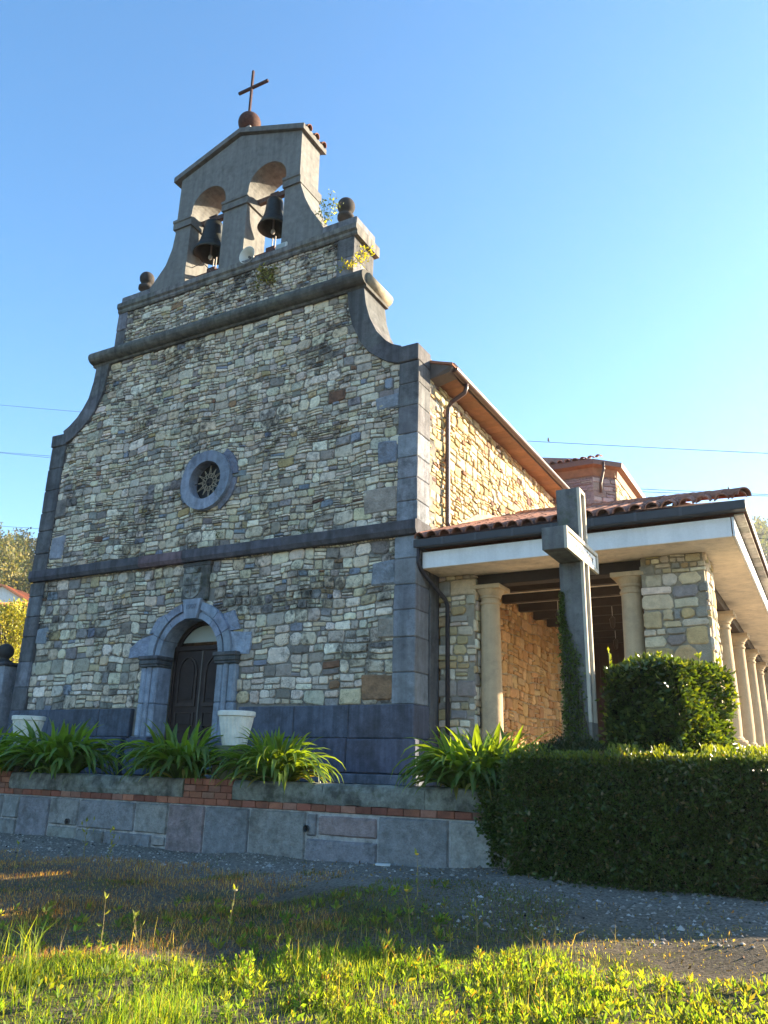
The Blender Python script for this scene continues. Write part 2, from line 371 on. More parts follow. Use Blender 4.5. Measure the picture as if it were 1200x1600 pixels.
# --- dressed stone trim -------------------------------------------------------------------
DARK = (.13, .133, .142); MID = (.20, .212, .235); LITE = (.245, .265, .30)
def quoin(x0, x1, z0, z1, y0, y1, col, mat='dressed', name='quoin'):
    m = MB(); m.box(x0, y0, z0+.003, x1, y1, z1-.003, jcol(col, .10), .018, .005); return m.build(name, M[mat], church)
def pile(x0, x1, zs, y0, y1, cols, mat='dressed'):
    for i in range(len(zs)-1): quoin(x0(zs[i]) if callable(x0) else x0, x1, zs[i], zs[i+1], y0, y1, cols[i % len(cols)], mat)
pile(4.95, 5.41, [1.36, 1.92, 2.55, 3.05, 3.52, 4.02, 4.46], -.075, .5, [LITE, MID, LITE, MID, MID, LITE], 'dressed_clean')
pile(4.97, 5.41, [4.75, 5.15, 5.62, 6.05, 6.55, 7.15, 7.65, 8.14], -.075, .5, [LITE, MID, LITE, LITE, (.15, .155, .165), (.16, .165, .175), (.13, .135, .145)], 'dressed')
quoin(4.97, 5.41, 8.14, 8.52, -.10, .5, DARK)
pile(-5.36, -4.86, [1.36, 1.9, 2.5, 3.1, 3.6, 4.1, 4.46], -.075, .5, [DARK, MID, DARK, DARK, MID, DARK])
pile(-5.42, -4.90, [4.75, 5.2, 5.8, 6.3, 6.9, 7.5, 8.12], -.075, .5, [DARK])
quoin(-5.45, -4.90, 8.12, 8.46, -.10, .5, DARK)
for co, ci in ((Rc_out, Rc_in), (Lc_out, Lc_in)):
    for i0, i1 in ((1, 3), (3, 4), (4, 5), (5, 7)):
        sl_o = co[i0:i1+1]; sl_i = ci[i0:i1+1]
        if i0 == 1: sl_i = [ci[0]]+sl_i
        sh = .004 if co is Rc_out else -.004
        m = MB(); m.prism(sl_o+sl_i[::-1], -.09, .86, XZ, (), jcol(DARK, .15)); m.build('coping_stone', M['dressed'], church)
# long and short irregular quoin stones tucked into the rubble
for x0, x1, z0, z1, c in ((4.45, 4.98, 3.55, 4.02, LITE), (4.62, 4.98, 2.55, 2.95, GREY[0]), (4.3, 4.98, 1.42, 1.9, BROWN[1]), (4.52, 4.96, 6.0, 6.5, BLUE[0]), (4.42, 4.98, 7.2, 7.5, BLUE[1]),
                          (4.2, 4.97, 5.0, 5.5, GREY[1]), (-4.88, -4.5, 2.9, 3.3, BLUE[1]), (-4.9, -4.55, 6.1, 6.6, GREY[2]), (-4.88, -4.4, 5.0, 5.6, BLUE[1])):
    m = MB(); m.box(x0, -.058, z0, x1, .05, z1, jcol(c), .03, .02); m.build('quoin', M['ashlar'], church)
# plinth, in blocks, broken by the door case
for x0, x1 in ((-5.30, -3.9), (-3.9, -2.3), (-2.3, -1.36)):
    quoin(x0+.003, x1-.003, .77, 1.36, -.13, .3, (.095, .115, .155), 'dressed', 'plinth_block')
    quoin(x0-.1+.003, x1-.05-.003, .02, .765, -.26, .3, (.09, .11, .15), 'dressed', 'plinth_block')
for x0, x1 in ((1.56, 2.9), (2.9, 4.1), (4.1, 5.43)):
    quoin(x0+.003, x1-.003, .77, 1.36, -.13, .5, (.10, .12, .165), 'dressed', 'plinth_block')
    quoin(x0+.05+.003, x1+(.1 if x1 > 5 else .05)-.003, .18, .765, -.26, .5, (.09, .105, .15), 'dressed', 'plinth_block')
quoin(1.8, 5.6, .0, .175, -.36, .4, (.14, .165, .21), 'dressed', 'plinth_block')
quoin(-5.6, -1.5, .0, .02, -.36, .4, (.14, .165, .21), 'dressed', 'plinth_block')
# string course
xs = [-5.34, -4.3, -2.9, -1.6, -.3, 1.1, 2.4, 3.7, 5.45]
for i in range(8):
    m = MB(); m.prism([(-.16, 4.74), (-.20, 4.72), (-.20, 4.55), (-.15, 4.47), (.5, 4.47), (.5, 4.76)], xs[i]+.003, xs[i+1]-.003, lambda a, b, d: (d, a, b), (), jcol((.10, .105, .125) if i != 3 else (.16, .12, .13), .12)); m.build('string_course', M['dressed'], church)
# big roll cornice with returns
prof = [(-.02, 10.20), (-.10, 10.20), (-.12, 10.25)]+[(-.12-.20*math.sin(PI*i/8), 10.42-.17*math.cos(PI*i/8)) for i in range(9)]+[(-.06, 10.62), (.9, 10.62), (.9, 10.20)]
xs = [-4.24, -3.3, -2.25, -1.2, -.15, .9, 2.0, 3.1, 4.14]
for i in range(8):
    m = MB(); m.prism(prof, xs[i]+.002, xs[i+1]-.002, lambda a, b, d: (d, a, b), (), jcol((.13, .135, .12), .25)); m.build('roll_cornice', M['dressed'], church)
m = MB(); m.tube([(4.10, -.08, 10.42), (4.10, .92, 10.42)], .15, 14, (.30, .27, .2)); m.build('roll_cornice', M['render'], church, True)
m = MB(); m.tube([(-4.22, -.08, 10.42), (-4.22, .92, 10.42)], .13, 14, DARK); m.build('roll_cornice', M['render'], church, True)
# upper tier
pile(3.30, 3.74, [10.62, 11.15, 11.68], -.06, .86, [MID, DARK]); pile(-3.62, -3.28, [10.62, 11.15, 11.68], -.06, .86, [DARK, MID])
for i, (x0, x1) in enumerate(((-3.62, -2.3), (-2.3, -.8), (-.8, .7), (.7, 2.2), (2.2, 3.84))):
    m = MB(); m.prism([(-.06, 11.68), (-.09, 11.72), (-.09, 11.78), (-.14, 11.82), (-.14, 11.95), (.94, 11.95), (.94, 11.68)], x0+.002, x1-.002, lambda a, b, d: (d, a, b), (), jcol((.20, .20, .19), .15)); m.build('tier_cornice', M['dressed'], church)
m = MB(); m.box(2.84, -.02, 11.95, 3.76, .86, 12.24, MID, .02); m.build('parapet_block', M['dressed'], church)
m = MB(); m.box(-3.62, -.02, 11.95, -2.6, .86, 12.22, MID, .02); m.build('parapet_block', M['dressed'], church)
# bell gable
BLc, BLr, BRc, BRr, BS = -.85, .565, 1.05, .585, 14.24
def bell_hole(c, r): return [(c-r, 11.97), (c+r, 11.97)]+[(c+r*math.cos(PI*i/18), BS+r*math.sin(PI*i/18)) for i in range(19)]
gable = [(-2.66, 11.95), (-2.66, 12.20), (-2.45, 12.42), (-2.15, 12.78), (-1.98, 13.24), (-1.93, 13.68), (-1.92, 15.42), (.04, 16.10), (2.04, 15.42), (2.06, 14.0), (2.12, 13.7), (2.26, 13.3), (2.46, 12.88), (2.70, 12.5), (2.84, 12.25), (2.84, 11.95)]
# notch the holes into the bottom edge so that they are open doorways
gl = [gable[-1]]+bell_hole(BRc, BRr)[::-1][::1]
poly = [(2.84, 11.95)]
def arch_path(c, r): return [(c+r, 11.95)]+[(c+r*math.cos(PI*i/18), BS+r*math.sin(PI*i/18)) for i in range(19)]+[(c-r, 11.95)]
poly = [(2.84, 11.95)]+arch_path(BRc, BRr)+arch_path(BLc, BLr)+gable[:-1]
GREYR = (.185, .19, .185)
m = MB(); m.prism(poly, 0.0, .8, XZ, (), GREYR); m.build('bell_gable', M['render'], church)
for x0, x1 in ((-1.99, BLc-BLr+.05), (BLc+BLr-.05, BRc-BRr+.05), (BRc+BRr-.05, 2.12)):
    m = MB(); m.prism([(-.05, 13.80), (-.05, 13.98), (-.08, 14.0), (-.08, 14.07), (.88, 14.07), (.88, 13.80)], x0, x1, lambda a, b, d: (d, a, b), (), (.165, .17, .165)); m.build('impost_band', M['render'], church)
gc = [(-2.14, 15.38), (.04, 16.15), (2.14, 15.38), (2.14, 15.54), (.04, 16.30), (-2.14, 15.54)]
m = MB(); m.prism(gc, -.09, .95, XZ, (), (.16, .16, .155)); m.build('gable_coping', M['render'], church)
def tile_mesh(r0=.10, r1=.085, ln=.44, th=.016, n=7, col=(.27, .125, .085)):
    m = MB(); vs = []
    for (r, y) in ((r0, 0), (r1, ln), (r1-th, ln), (r0-th, 0)):
        for k in range(n+1):
            a = PI*k/n; vs.append((r*math.cos(a), y, r*math.sin(a)))
    fs = []
    for q in range(4):
        for k in range(n):
            a = q*(n+1)+k; b = ((q+1) % 4)*(n+1)+k; fs.append((a, a+1, b+1, b))
    m.add(vs, fs, col); return m.mesh('roof_tile', M['tile'])
TILE = tile_mesh()
ga = math.atan2(.765, 2.1)
groof = link('gable_roof', None, church)
for side in (-1, 1):
    for i in range(6):
        for j in range(3):
            x = .04+side*(2.14-i*.36); z = 15.51+i*.36*math.tan(ga)+.01
            link('roof_tile', TILE, groof, (x, -.02+j*.33, z), (0, 0, 0)).rotation_euler = Matrix(((0, -side*math.cos(ga), -0), (1, 0, 0), (0, math.sin(ga), 1))).to_euler() if False else (R(0), 0, 0)
for o in list(groof.children):
    pass
# orient gable tiles: their length runs up the slope
for o in groof.children:
    side = -1 if o.location.x < .04 else 1
    yv = Vector((-side*math.cos(ga), 0, math.sin(ga))); zv = Vector((side*math.sin(ga), 0, math.cos(ga))); xv = yv.cross(zv)
    o.rotation_euler = Matrix((xv, yv, zv)).transposed().to_euler(); o.location.y += .14
# ball and iron cross on the apex
bp = atY(390, 193, .42)
m = MB(); m.lathe([(.31*math.sin(PI*i/14)+.0005, -.31*math.cos(PI*i/14)) for i in range(15)], bp, 24, (.065, .032, .026)); m.build('ball_finial', M['rust'], church, True)
m = MB(); m.box(bp.x-.16, bp.y-.16, bp.z-.5, bp.x+.16, bp.y+.16, bp.z-.24, (.3, .3, .29), .01); m.build('finial_base', M['render'], church)
ct = atY(396, 111, .42); c1_ = atY(373.5, 147, .42); c2_ = atY(419, 125.5, .42)
m = MB(); m.box(ct.x-.03, .39, bp.z+.28, ct.x+.03, .45, ct.z, (.05, .025, .025), .004); zc = (c1_.z+c2_.z)/2
m.box(c1_.x, .385, zc-.035, c2_.x, .455, zc+.035, (.05, .025, .025), .004); m.build('iron_cross', M['rust'], church)
for u, v, r in ((541, 323, .215), (230, 436, .20)):
    p = atY(u, v, .4)
    m = MB(); m.lathe([(.10, -r-.16), (.20, -r-.14), (.20, -r-.06), (.12, -r-.02)]+[(r*math.sin(PI*i/12)+.0005, -r*math.cos(PI*i/12)) for i in range(2, 13)], p, 20, (.055, .052, .05)); m.build('ball_finial', M['dressed'], church, True)

# --- door case ----------------------------------------------------------------------------
def arc_block(mb, cx, cz, r0, r1, a0, a1, y0, y1, col, n=6):
    P = [(cx+r1*math.cos(a0+(a1-a0)*i/n), cz+r1*math.sin(a0+(a1-a0)*i/n)) for i in range(n+1)]
    P += [(cx+r0*math.cos(a1+(a0-a1)*i/n), cz+r0*math.sin(a1+(a0-a1)*i/n)) for i in range(n+1)]
    mb.prism(P, y0, y1, XZ, (), col)
BLU = (.27, .32, .40)
cuts = [0, 26, 50, 76, 104, 130, 154, 180]
for i in range(7):
    if i == 3: continue
    a0, a1 = R(cuts[i]+.4), R(cuts[i+1]-.4); c = jcol(BLU, .1); m = MB()
    arc_block(m, DX, DZ, DR, .93, a0, a1, -.12, .30, c); arc_block(m, DX, DZ, .932, .98, a0, a1, -.085, .1, c); arc_block(m, DX, DZ, .982, 1.15, a0, a1, -.145, .1, c)
    m.build('voussoir', M['dressed_clean'], church)
m = MB(); m.prism([(DX-.15, DZ+.78), (DX+.17, DZ+.78), (DX+.26, DZ+1.20), (DX-.24, DZ+1.20)], -.18, .2, XZ, (), BLU); key = m.build('keystone', M['dressed_clean'], church)
def text(name, s, size, loc, rot, mat, parent, ext=.004, col=(.1, .1, .1)):
    cu = bpy.data.curves.new(name, 'FONT'); cu.body = s; cu.size = size; cu.extrude = ext; cu.align_x = 'CENTER'; cu.align_y = 'CENTER'
    tmp = bpy.data.objects.new('tmp', cu); COL.objects.link(tmp); bpy.context.view_layer.update()
    me = bpy.data.meshes.new_from_object(tmp.evaluated_get(bpy.context.evaluated_depsgraph_get())); bpy.data.objects.remove(tmp)
    ca = me.color_attributes.new('Col', 'FLOAT_COLOR', 'POINT'); c = np.ones((len(me.vertices), 4), np.float32); c[:, :3] = col; ca.data.foreach_set('color', c.ravel())
    me.materials.clear(); me.materials.append(mat); o = link(name, me, parent, loc, rot); return o
text('lettering', '1907', .15, (DX+.01, -.18, DZ+1.03), (R(90), 0, 0), M['dressed_clean'], key, .012, (.2, .24, .31))
# stone ears beside the arch
for P in ([(-1.66, 2.45), (-.95, 2.45), (-.92, 2.75), (-.80, 2.98), (-1.05, 2.92), (-1.4, 2.83), (-1.64, 2.66)], [(-1.12, 2.95), (-.80, 2.99), (-.62, 3.25), (-.70, 3.36), (-.92, 3.28)],
          [(1.20, 2.42), (1.68, 2.40), (1.70, 2.84), (1.16, 2.88)], [(1.14, 2.90), (1.40, 2.92), (1.2, 3.32), (.92, 3.26)]):
    m = MB(); m.prism(P, -.075, .05, XZ, (), jcol(BLU, .12)); m.build('ear_stone', M['ashlar'], church)
for s, x0, x1 in ((-1, -1.18, DX-DR+.0), (1, DX+DR, 1.41)):
    # impost capital, moulded jamb, base
    xi = x1 if s < 0 else x0; xo = x0 if s < 0 else x1
    m = MB()
    for k, (z0, z1, e) in enumerate(((2.22, 2.27, .015), (2.272, 2.37, .03), (2.372, 2.455, .05))):
        m.box(min(xo-s*-e, xi-s*e) if s < 0 else xi-e, -.17-e, z0, (xi+e) if s < 0 else xo+e, .28, z1, jcol((.12, .13, .14) if s < 0 else (.11, .115, .12), .1), .015)
    m.build('impost_capital', M['dressed'], church)
    for z0, z1 in ((.78, 1.45), (1.455, 2.217)):
        c = jcol(BLU, .08); m = MB(); m.box(xi if s > 0 else xi-.17, -.12, z0, xi if s < 0 else xi+.17, .3, z1, c, .02)
        xm = xi+s*.25; m.tube([(xm, -.085, z0), (xm, -.085, z1)], .07, 14, c)
        m.box(xi+s*.33, -.14, z0, xo, .1, z1, c, .03); m.box(xi+s*.165, -.05, z0, xi+s*.34, .1, z1, c, .005); m.build('door_jamb', M['dressed_clean'], church)
    m = MB(); m.box(xi+(.03 if s < 0 else -.03), -.28, .02, xo+s*.07, .3, .74, (.10, .12, .165), .02); m.box(xi, -.22, .742, xo+s*.03, .3, .778, (.15, .18, .23), .015); m.build('jamb_base', M['dressed'], church)
WD = (.035, .026, .024)
m = MB()
arc_block(m, DX, DZ, DR-.08, DR-.002, 0, PI, .33, .42, WD, 20)
m.box(DX-DR, .32, 2.60, DX+DR, .42, 2.70, WD, .01); m.box(DX-DR, .33, .05, DX-DR+.06, .42, 2.6, WD, .006); m.box(DX+DR-.06, .33, .05, DX+DR, .42, 2.6, WD, .006)
m.build('door_frame', M['wood_dark'], church)
P = [(DX+(DR-.08)*math.cos(PI*i/24), DZ+(DR-.08)*math.sin(PI*i/24)) for i in range(25)]; P = [p for p in P if p[1] > 2.70]; 
m = MB(); m.prism(P, .385, .395, XZ); m.build('fanlight', M['frosted'], church)
for s in (-1, 1):
    x0, x1 = (DX-DR+.065, DX-.012) if s < 0 else (DX+.012, DX+DR-.065); m = MB(); m.box(x0, .36, .06, x1, .42, 2.595, WD, .006)
    leaf = m.build('door_leaf', M['wood_dark'], church); xc = (x0+x1)/2; hw = (x1-x0)/2-.09
    m = MB()
    def fr(poly, d):   # raised moulding ring
        inn = [(xc+(a-xc)*.82, (b-sum(q[1] for q in poly)/len(poly))*.90+sum(q[1] for q in poly)/len(poly)) for a, b in poly]
        m.prism(poly, .36-d, .362, XZ, [inn], (.05, .038, .034)); inn2 = [(xc+(a-xc)*.66, (b-sum(q[1] for q in poly)/len(poly))*.80+sum(q[1] for q in poly)/len(poly)) for a, b in poly]; m.prism(inn2, .36-d*.7, .362, XZ, (), WD)
    fr([(xc-hw, 1.42), (xc+hw, 1.42)]+[(xc+hw*math.cos(PI*i/12), 2.12+hw*1.3*math.sin(PI*i/12)) for i in range(13)], .03)
    fr([(xc-hw, 1.02), (xc+hw, 1.02), (xc+hw, 1.30), (xc-hw, 1.30)], .025); fr([(xc-hw, .2), (xc+hw, .2)]+[(xc+hw*math.cos(PI*i/12), .68+hw*math.sin(PI*i/12)) for i in range(13)], .03)
    m.build('door_panel', M['wood_dark'], leaf)
    m = MB(); m.lathe([(.001, -.07), (.03, -.06), (.03, -.03), (.015, -.02), (.02, .0)], (xc+(.2 if s < 0 else -.2), .36, 1.0), 10, (.02, .02, .02), 'Y'); m.build('door_knob', M['metal_dark'], leaf)
m = MB(); m.box(DX-.018, .335, .06, DX+.018, .362, 2.59, (.12, .11, .1), .006); m.build('door_astragal', M['wood_dark'], church)
# --- oculus ----------------------------------------------------------------------------------
for i in range(6):
    a0, a1 = R(60*i+12), R(60*i+71.6); m = MB(); c = jcol(BLU if i in (2, 3, 4) else (.20, .24, .31), .12)
    arc_block(m, OX, OZ, .45, .70, a0, a1, -.17, .35, c, 8); m.build('oculus_stone', M['dressed_clean'], church)
for a0, a1, r1 in ((5, 55, .86), (115, 150, .84), (165, 215, .80), (300, 358, .84)):
    m = MB(); arc_block(m, OX, OZ, .69, r1, R(a0), R(a1), -.075, .05, jcol((.18, .20, .25), .15), 6); m.build('oculus_stone', M['ashlar'], church)
m = MB(); m.lathe([(.46, .0), (.46, .01)], (OX, .10, OZ), 28, WHITE, 'Y'); m.build('oculus_glass', M['glass'], church)
m = MB()
for k in range(12):
    a = 2*PI*k/12; l = .40 if k % 2 else .33; c_, s_ = math.cos(a), math.sin(a); dx, dz = -s_, c_
    for g in (-1, 1): m.tube([(OX+.10*c_+g*.035*dx, 0, OZ+.10*s_+g*.035*dz), (OX+l*c_, 0, OZ+l*s_)], .009, 5, (.30, .26, .19))
for r in (.11, .2): m.tube([(OX+r*math.cos(2*PI*i/24), 0, OZ+r*math.sin(2*PI*i/24)) for i in range(25)], .009, 5, (.30, .26, .19))
m.tube([(OX-.46, .015, OZ), (OX+.46, .015, OZ)], .010, 5, (.06, .055, .05)); m.tube([(OX, .015, OZ-.46), (OX, .015, OZ+.46)], .010, 5, (.06, .055, .05))
m.build('window_grille', M['rust'], church)
# --- crest -------------------------------------------------------------------------------------
m = MB(); m.box(-.30, -.085, 3.60, .44, .05, 4.45, (.13, .135, .13), .02); m.box(-.33, -.10, 4.36, .47, .05, 4.455, (.10, .10, .10), .02)
m.box(.30, -.10, 3.6, .42, -.08, 4.35, (.12, .12, .115), .02)
crest = m.build('crest_panel', M['kerb'], church)
cs = [(-.25, 4.2), (.25, 4.2), (.25, 3.9)]+[(.25*math.cos(-PI*i/10), 3.9+.25*math.sin(-PI*i/10)) for i in range(1, 10)]+[(-.25, 3.9)]
m = MB(); m.prism([(a, b) for a, b in cs], -.115, -.08, XZ, (), (.30, .30, .275)); m.box(-.24, -.128, 3.94, .24, -.11, 3.965, (.22, .22, .21), .004); m.box(-.012, -.128, 3.68, .012, -.11, 4.19, (.22, .22, .21), .004)
for x, z, r in ((-.12, 4.08, .06), (.12, 4.07, .055), (-.11, 3.82, .055), (.11, 3.82, .06)): m.lathe([(r, .02), (r*.8, -.015), (r*.3, -.028), (.001, -.03)], (x, -.115, z), 9, (.21, .21, .2), 'Y')
m.build('shield', M['kerb'], crest)
m = MB(); m.prism([(-.14, 4.21), (.14, 4.21), (.20, 4.32), (.1, 4.28), (.05, 4.34), (0, 4.29), (-.05, 4.34), (-.1, 4.28), (-.20, 4.32)], -.14, -.08, XZ, (), (.26, .26, .24)); m.build('crown', M['kerb'], crest)

# --- facade rubble ---------------------------------------------------------------------------------
def interp(pts, z):      # x at height z along a polyline sorted by z
    p = sorted(pts, key=lambda q: q[1])
    if z <= p[0][1]: return p[0][0]
    for (x0, z0), (x1, z1) in zip(p, p[1:]):
        if z <= z1: return x0+(x1-x0)*(z-z0)/max(z1-z0, 1e-6)
    return p[-1][0]
def xr_in(z): return 4.97 if z < 8.16 else 3.32 if z > 10.4 else interp(Rc_in, z)
def xl_in(z): return -4.88 if z < 8.16 else -3.30 if z > 10.4 else interp(Lc_in, z)
def opening(a, b):
    """distance ratio to the door case / oculus: (inside drop zone?, clamped point)"""
    dz = b-DZ; dx = a-DX
    return (math.hypot(dx, dz) if dz > 0 else abs(dx)), math.hypot(a-OX, b-OZ)
def keep_f(a, b):
    if not (xl_in(b)-.08 < a < xr_in(b)+.08): return False
    d, o = opening(a, b)
    if d < 1.05 and b < DZ+1.1: return False
    if b < 2.42 and -1.12 < a < 1.36: return False
    if o < .64: return False
    if -.28 < a < .42 and 3.62 < b < 4.44: return False
    return True
def clamp_f(a, b):
    a = min(max(a, xl_in(b)-.25), xr_in(b)+.25); b = b if b > 1.3 else 1.3
    dx, dz = a-DX, b-DZ
    if dz > 0:
        r = math.hypot(dx, dz)
        if r < .95: a, b = DX+dx/r*.95, DZ+dz/r*.95
    elif abs(dx) < .95: a = DX+math.copysign(.95, dx)
    r = math.hypot(a-OX, b-OZ)
    if r < .58: a, b = OX+(a-OX)/r*.58, OZ+(b-OZ)/r*.58
    return a, b
MPF = lambda a, b, d: (a, -d, b)
lay(courses(-5.0, 5.0, 1.38, 4.5, lambda z: random.choice([.16, .22, .27, .30]), (.9, 2.0), .38, .05, 3.1, .010), MPF, facade, 'rubble', pick_facade, keep_f, clamp_f, (.02, .05))
lay(courses(-5.0, 5.0, 4.76, 10.22, lambda z: random.choice([.12, .16, .20]), (.9, 2.3), .36, .065, 7.7, .009), MPF, facade, 'rubble', pick_facade, keep_f, clamp_f, (.018, .045))
lay(courses(-3.5, 3.5, 10.64, 11.68, lambda z: random.choice([.10, .14]), (1.0, 2.4), .3, .04, 1.7, .009), MPF, facade, 'rubble', pick_facade, keep_f, clamp_f, (.018, .045))

# --- nave -------------------------------------------------------------------------------------------
NX = 5.34
m = MB(); m.prism([(.3, 0), (17.6, 0), (17.6, 8.05), (.3, 8.05)], NX-.5, NX, YZ, [], (.36, .30, .20)); nave = m.build('nave_wall', M['rubble_clean'], church)
m = MB(); m.box(-5.3, .8, 0, -4.8, 14, 8.05, (.3, .28, .22), .01); m.build('nave_wall', M['rubble_clean'], church)
MPN = lambda a, b, d: (NX+d, a, b)
lay(courses(.52, 13.5, 4.5, 8.05, lambda z: random.choice([.12, .16, .21]), (.9, 2.2), .34, .06, 12.3, .010), MPN, nave, 'rubble_clean', pick_warm, None, lambda a, b: (min(max(a, .5), 13.6), min(b, 8.04)), (.02, .06))
lay(courses(.92, 13.5, .2, 4.5, lambda z: random.choice([.14, .2, .25]), (.9, 2.0), .34, .06, 15.3, .011), MPN, nave, 'rubble_clean', pick_bounce_orange, lambda a, b: not (8.9 < a < 10.9 and b < 3.2), lambda a, b: (max(a, .9), min(b, 4.5)), (.02, .06))
# render fillet above the portico roof
m = MB(); m.prism([(.5, 4.5), (6.2, 6.42), (6.2, 6.62), (3.0, 5.75), (1.6, 5.05), (.5, 4.72)], NX-.02, NX+.05, YZ, (), (.40, .34, .26)); m.build('roof_fillet', M['render'], church)
# eaves: soffit of flat bricks, gutter, roof edge
NO = link('nave_eaves', None, church)
for i in range(34):
    y0 = .9+i*.37; m = MB(); m.box(NX-.02, y0+.004, 8.0+.05, 5.80, y0+.366, 8.09, jcol((.24, .12, .062), .12), .004); m.build('soffit_board', M['timber'], NO)
def gutter(name, p0, p1, r, col, mat, parent, out):
    """half-round gutter from p0 to p1; out = outward unit vector"""
    p0, p1, out = Vector(p0), Vector(p1), Vector(out); vs = []; n = 8; fs = []
    for p in (p0, p1):
        for rr in (r, r-.006):
            for k in range(n+1):
                a = PI*k/n; vs.append(p+out*(-rr*math.cos(a))+Vector((0, 0, -rr*math.sin(a))))
    q = n+1
    for k in range(n):
        fs += [(k, k+1, 2*q+k+1, 2*q+k), (q+k, 3*q+k, 3*q+k+1, q+k+1), (k, q+k, q+k+1, k+1), (2*q+k, 2*q+k+1, 3*q+k+1, 3*q+k)]
    fs += [(0, 2*q, 3*q, q), (n, q+n, 3*q+n, 2*q+n), tuple(range(n+1)), tuple(range(2*q, 2*q+n+1))[::-1]]
    m = MB(); m.add(vs, fs, col); return m.build(name, mat, parent)
BRN = (.065, .034, .028)
gutter('gutter', (5.88, .62, 8.15), (5.88, 13.2, 8.15), .085, BRN, M['metal_brown'], NO, (1, 0, 0))
m = MB(); m.box(5.80, .62, 8.06, 5.815, 13.2, 8.20, BRN, .002); m.build('fascia', M['metal_brown'], NO)
m = MB(); m.add([(5.92, .45, 8.20), (0, .45, 10.05), (0, 13.2, 10.05), (5.92, 13.2, 8.20), (5.92, .45, 8.15), (0, .45, 10.0), (0, 13.2, 10.0), (5.92, 13.2, 8.15),
                 (-5.9, .45, 8.20), (-5.9, 13.2, 8.20), (-5.9, .45, 8.15), (-5.9, 13.2, 8.15)], [(0, 1, 2, 3), (4, 7, 6, 5), (0, 3, 7, 4), (0, 4, 5, 1), (8, 9, 2, 1), (10, 5, 6, 11), (8, 10, 11, 9), (8, 1, 5, 10), (3, 2, 6, 7), (9, 11, 6, 2)], (.30, .13, .08)); m.build('nave_roof', M['tile'], church)
m = MB(); m.add([(5.36, .50, 7.95), (5.80, .55, 8.05), (5.95, .50, 8.20), (5.36, .48, 8.40), (5.36, .9, 7.95), (5.80, .9, 8.05), (5.95, .9, 8.2), (5.36, .9, 8.4)], [(0, 1, 2, 3), (4, 7, 6, 5), (0, 4, 5, 1), (1, 5, 6, 2), (2, 6, 7, 3), (0, 3, 7, 4)], (.10, .085, .08)); m.build('eaves_end_cap', M['metal_dark'], NO)
# brown downpipe
yb = atX(700, 600, 5.46).y
m = MB(); m.tube([(5.88, yb, 8.10), (5.88, yb, 7.98), (5.84, yb, 7.88), (5.55, yb-.02, 7.72), (5.47, yb-.02, 7.60), (5.46, yb-.02, 7.3), (5.46, yb-.02, 5.05), (5.48, yb-.01, 4.95), (5.6, yb+.02, 4.90)], .05, 12, BRN); dp = m.build('downpipe', M['metal_brown'], church, True)
for z in (5.3, 6.4, 7.4):
    m = MB(); m.lathe([(.056, -.02), (.056, .02)], (5.46, yb-.02, z), 12, BRN); m.box(5.34, yb-.03, z-.012, 5.42, yb-.01, z+.012, BRN, .002); m.build('pipe_bracket', M['metal_brown'], dp)

# --- side portico -------------------------------------------------------------------------------------
FLOOR = .12
PX1 = 10.25                                  # outer face of the corner pillar
for (x0, x1, y0, y1, z1) in ((5.46, 6.16, .9, 1.42, 3.84), (9.24, PX1, .9, 1.95, 3.84), (9.3, PX1, 16.6, 17.6, 3.84)):
    m = MB(); m.box(x0, y0, 0, x1, y1, z1, (.30, .27, .21), .005); pil = m.build('portico_pillar', M['rubble_clean'], church)
    big = x1-x0 > .9
    hf = (lambda z: random.choice([.2, .26, .32])) if big else (lambda z: random.choice([.15, .2, .24]))
    if y0 < 10:
        lay(courses(x0, x1, .1, 3.84, hf, (1.1, 2.2), .3, .03, 21.0+x0, .009), lambda a, b, d, Y0=y0: (a, Y0-d, b), pil, 'rubble_clean', pick_pillar, lambda a, b: x0 < a < x1, lambda a, b: (min(max(a, x0-.02), x1+.03), min(b, 3.83)), (.025, .05))
    lay(courses(y0, y1, .1, 3.84, hf, (.7, 1.6), .3, .03, 24.0+x0, .009), lambda a, b, d, X1=x1: (X1+d, a, b), pil, 'rubble_clean', pick_pillar, lambda a, b: y0 < a < y1, lambda a, b: (min(max(a, y0-.03), y1), min(b, 3.83)), (.025, .05))
# dark pier between facade and portico
m = MB(); m.box(5.335, .52, 0, 5.43, .90, 4.44, (.13, .135, .14), .01); m.build('side_buttress', M['dressed'], church)
CSTONE = (.50, .385, .245)
def column(x, y, r=.20, zb=.86, zt=3.62):
    m = MB(); H = zt-zb
    m.lathe([(r*.96, zb+.20), (r, zb+.5), (r*.99, zb+H*.4), (r*.88, zt-.34)], (x, y, 0), 24, CSTONE, cap=False)
    col_ = m.build('portico_column', M['plaster'], church, True)
    m = MB(); m.lathe([(r*.88, zt-.36), (r*.98, zt-.345), (r*1.0, zt-.325), (r*.98, zt-.305), (r*.89, zt-.30), (r*.89, zt-.245), (r*.99, zt-.235), (r*1.02, zt-.215), (r*1.0, zt-.2), (r*1.1, zt-.17), (r*1.35, zt-.10), (r*1.38, zt-.085)], (x, y, 0), 24, CSTONE)
    q = r*1.48; m.box(x-q, y-q, zt-.085, x+q, y+q, zt, CSTONE, .012); m.build('capital', M['plaster'], col_)
    m = MB(); q = r*1.45; m.box(x-q, y-q, zb, x+q, y+q, zb+.07, CSTONE, .012); m.lathe([(r*1.35, zb+.07), (r*1.42, zb+.10), (r*1.35, zb+.135), (r*1.12, zb+.15), (r*1.12, zb+.17), (r*.97, zb+.21)], (x, y, 0), 24, CSTONE); m.build('column_base', M['plaster'], col_)
    return col_
column(6.38, 1.16, .20, .30); column(9.0, 1.16, .195, .30)
SIDE_Y = (5.45, 8.45, 11.35, 14.2)
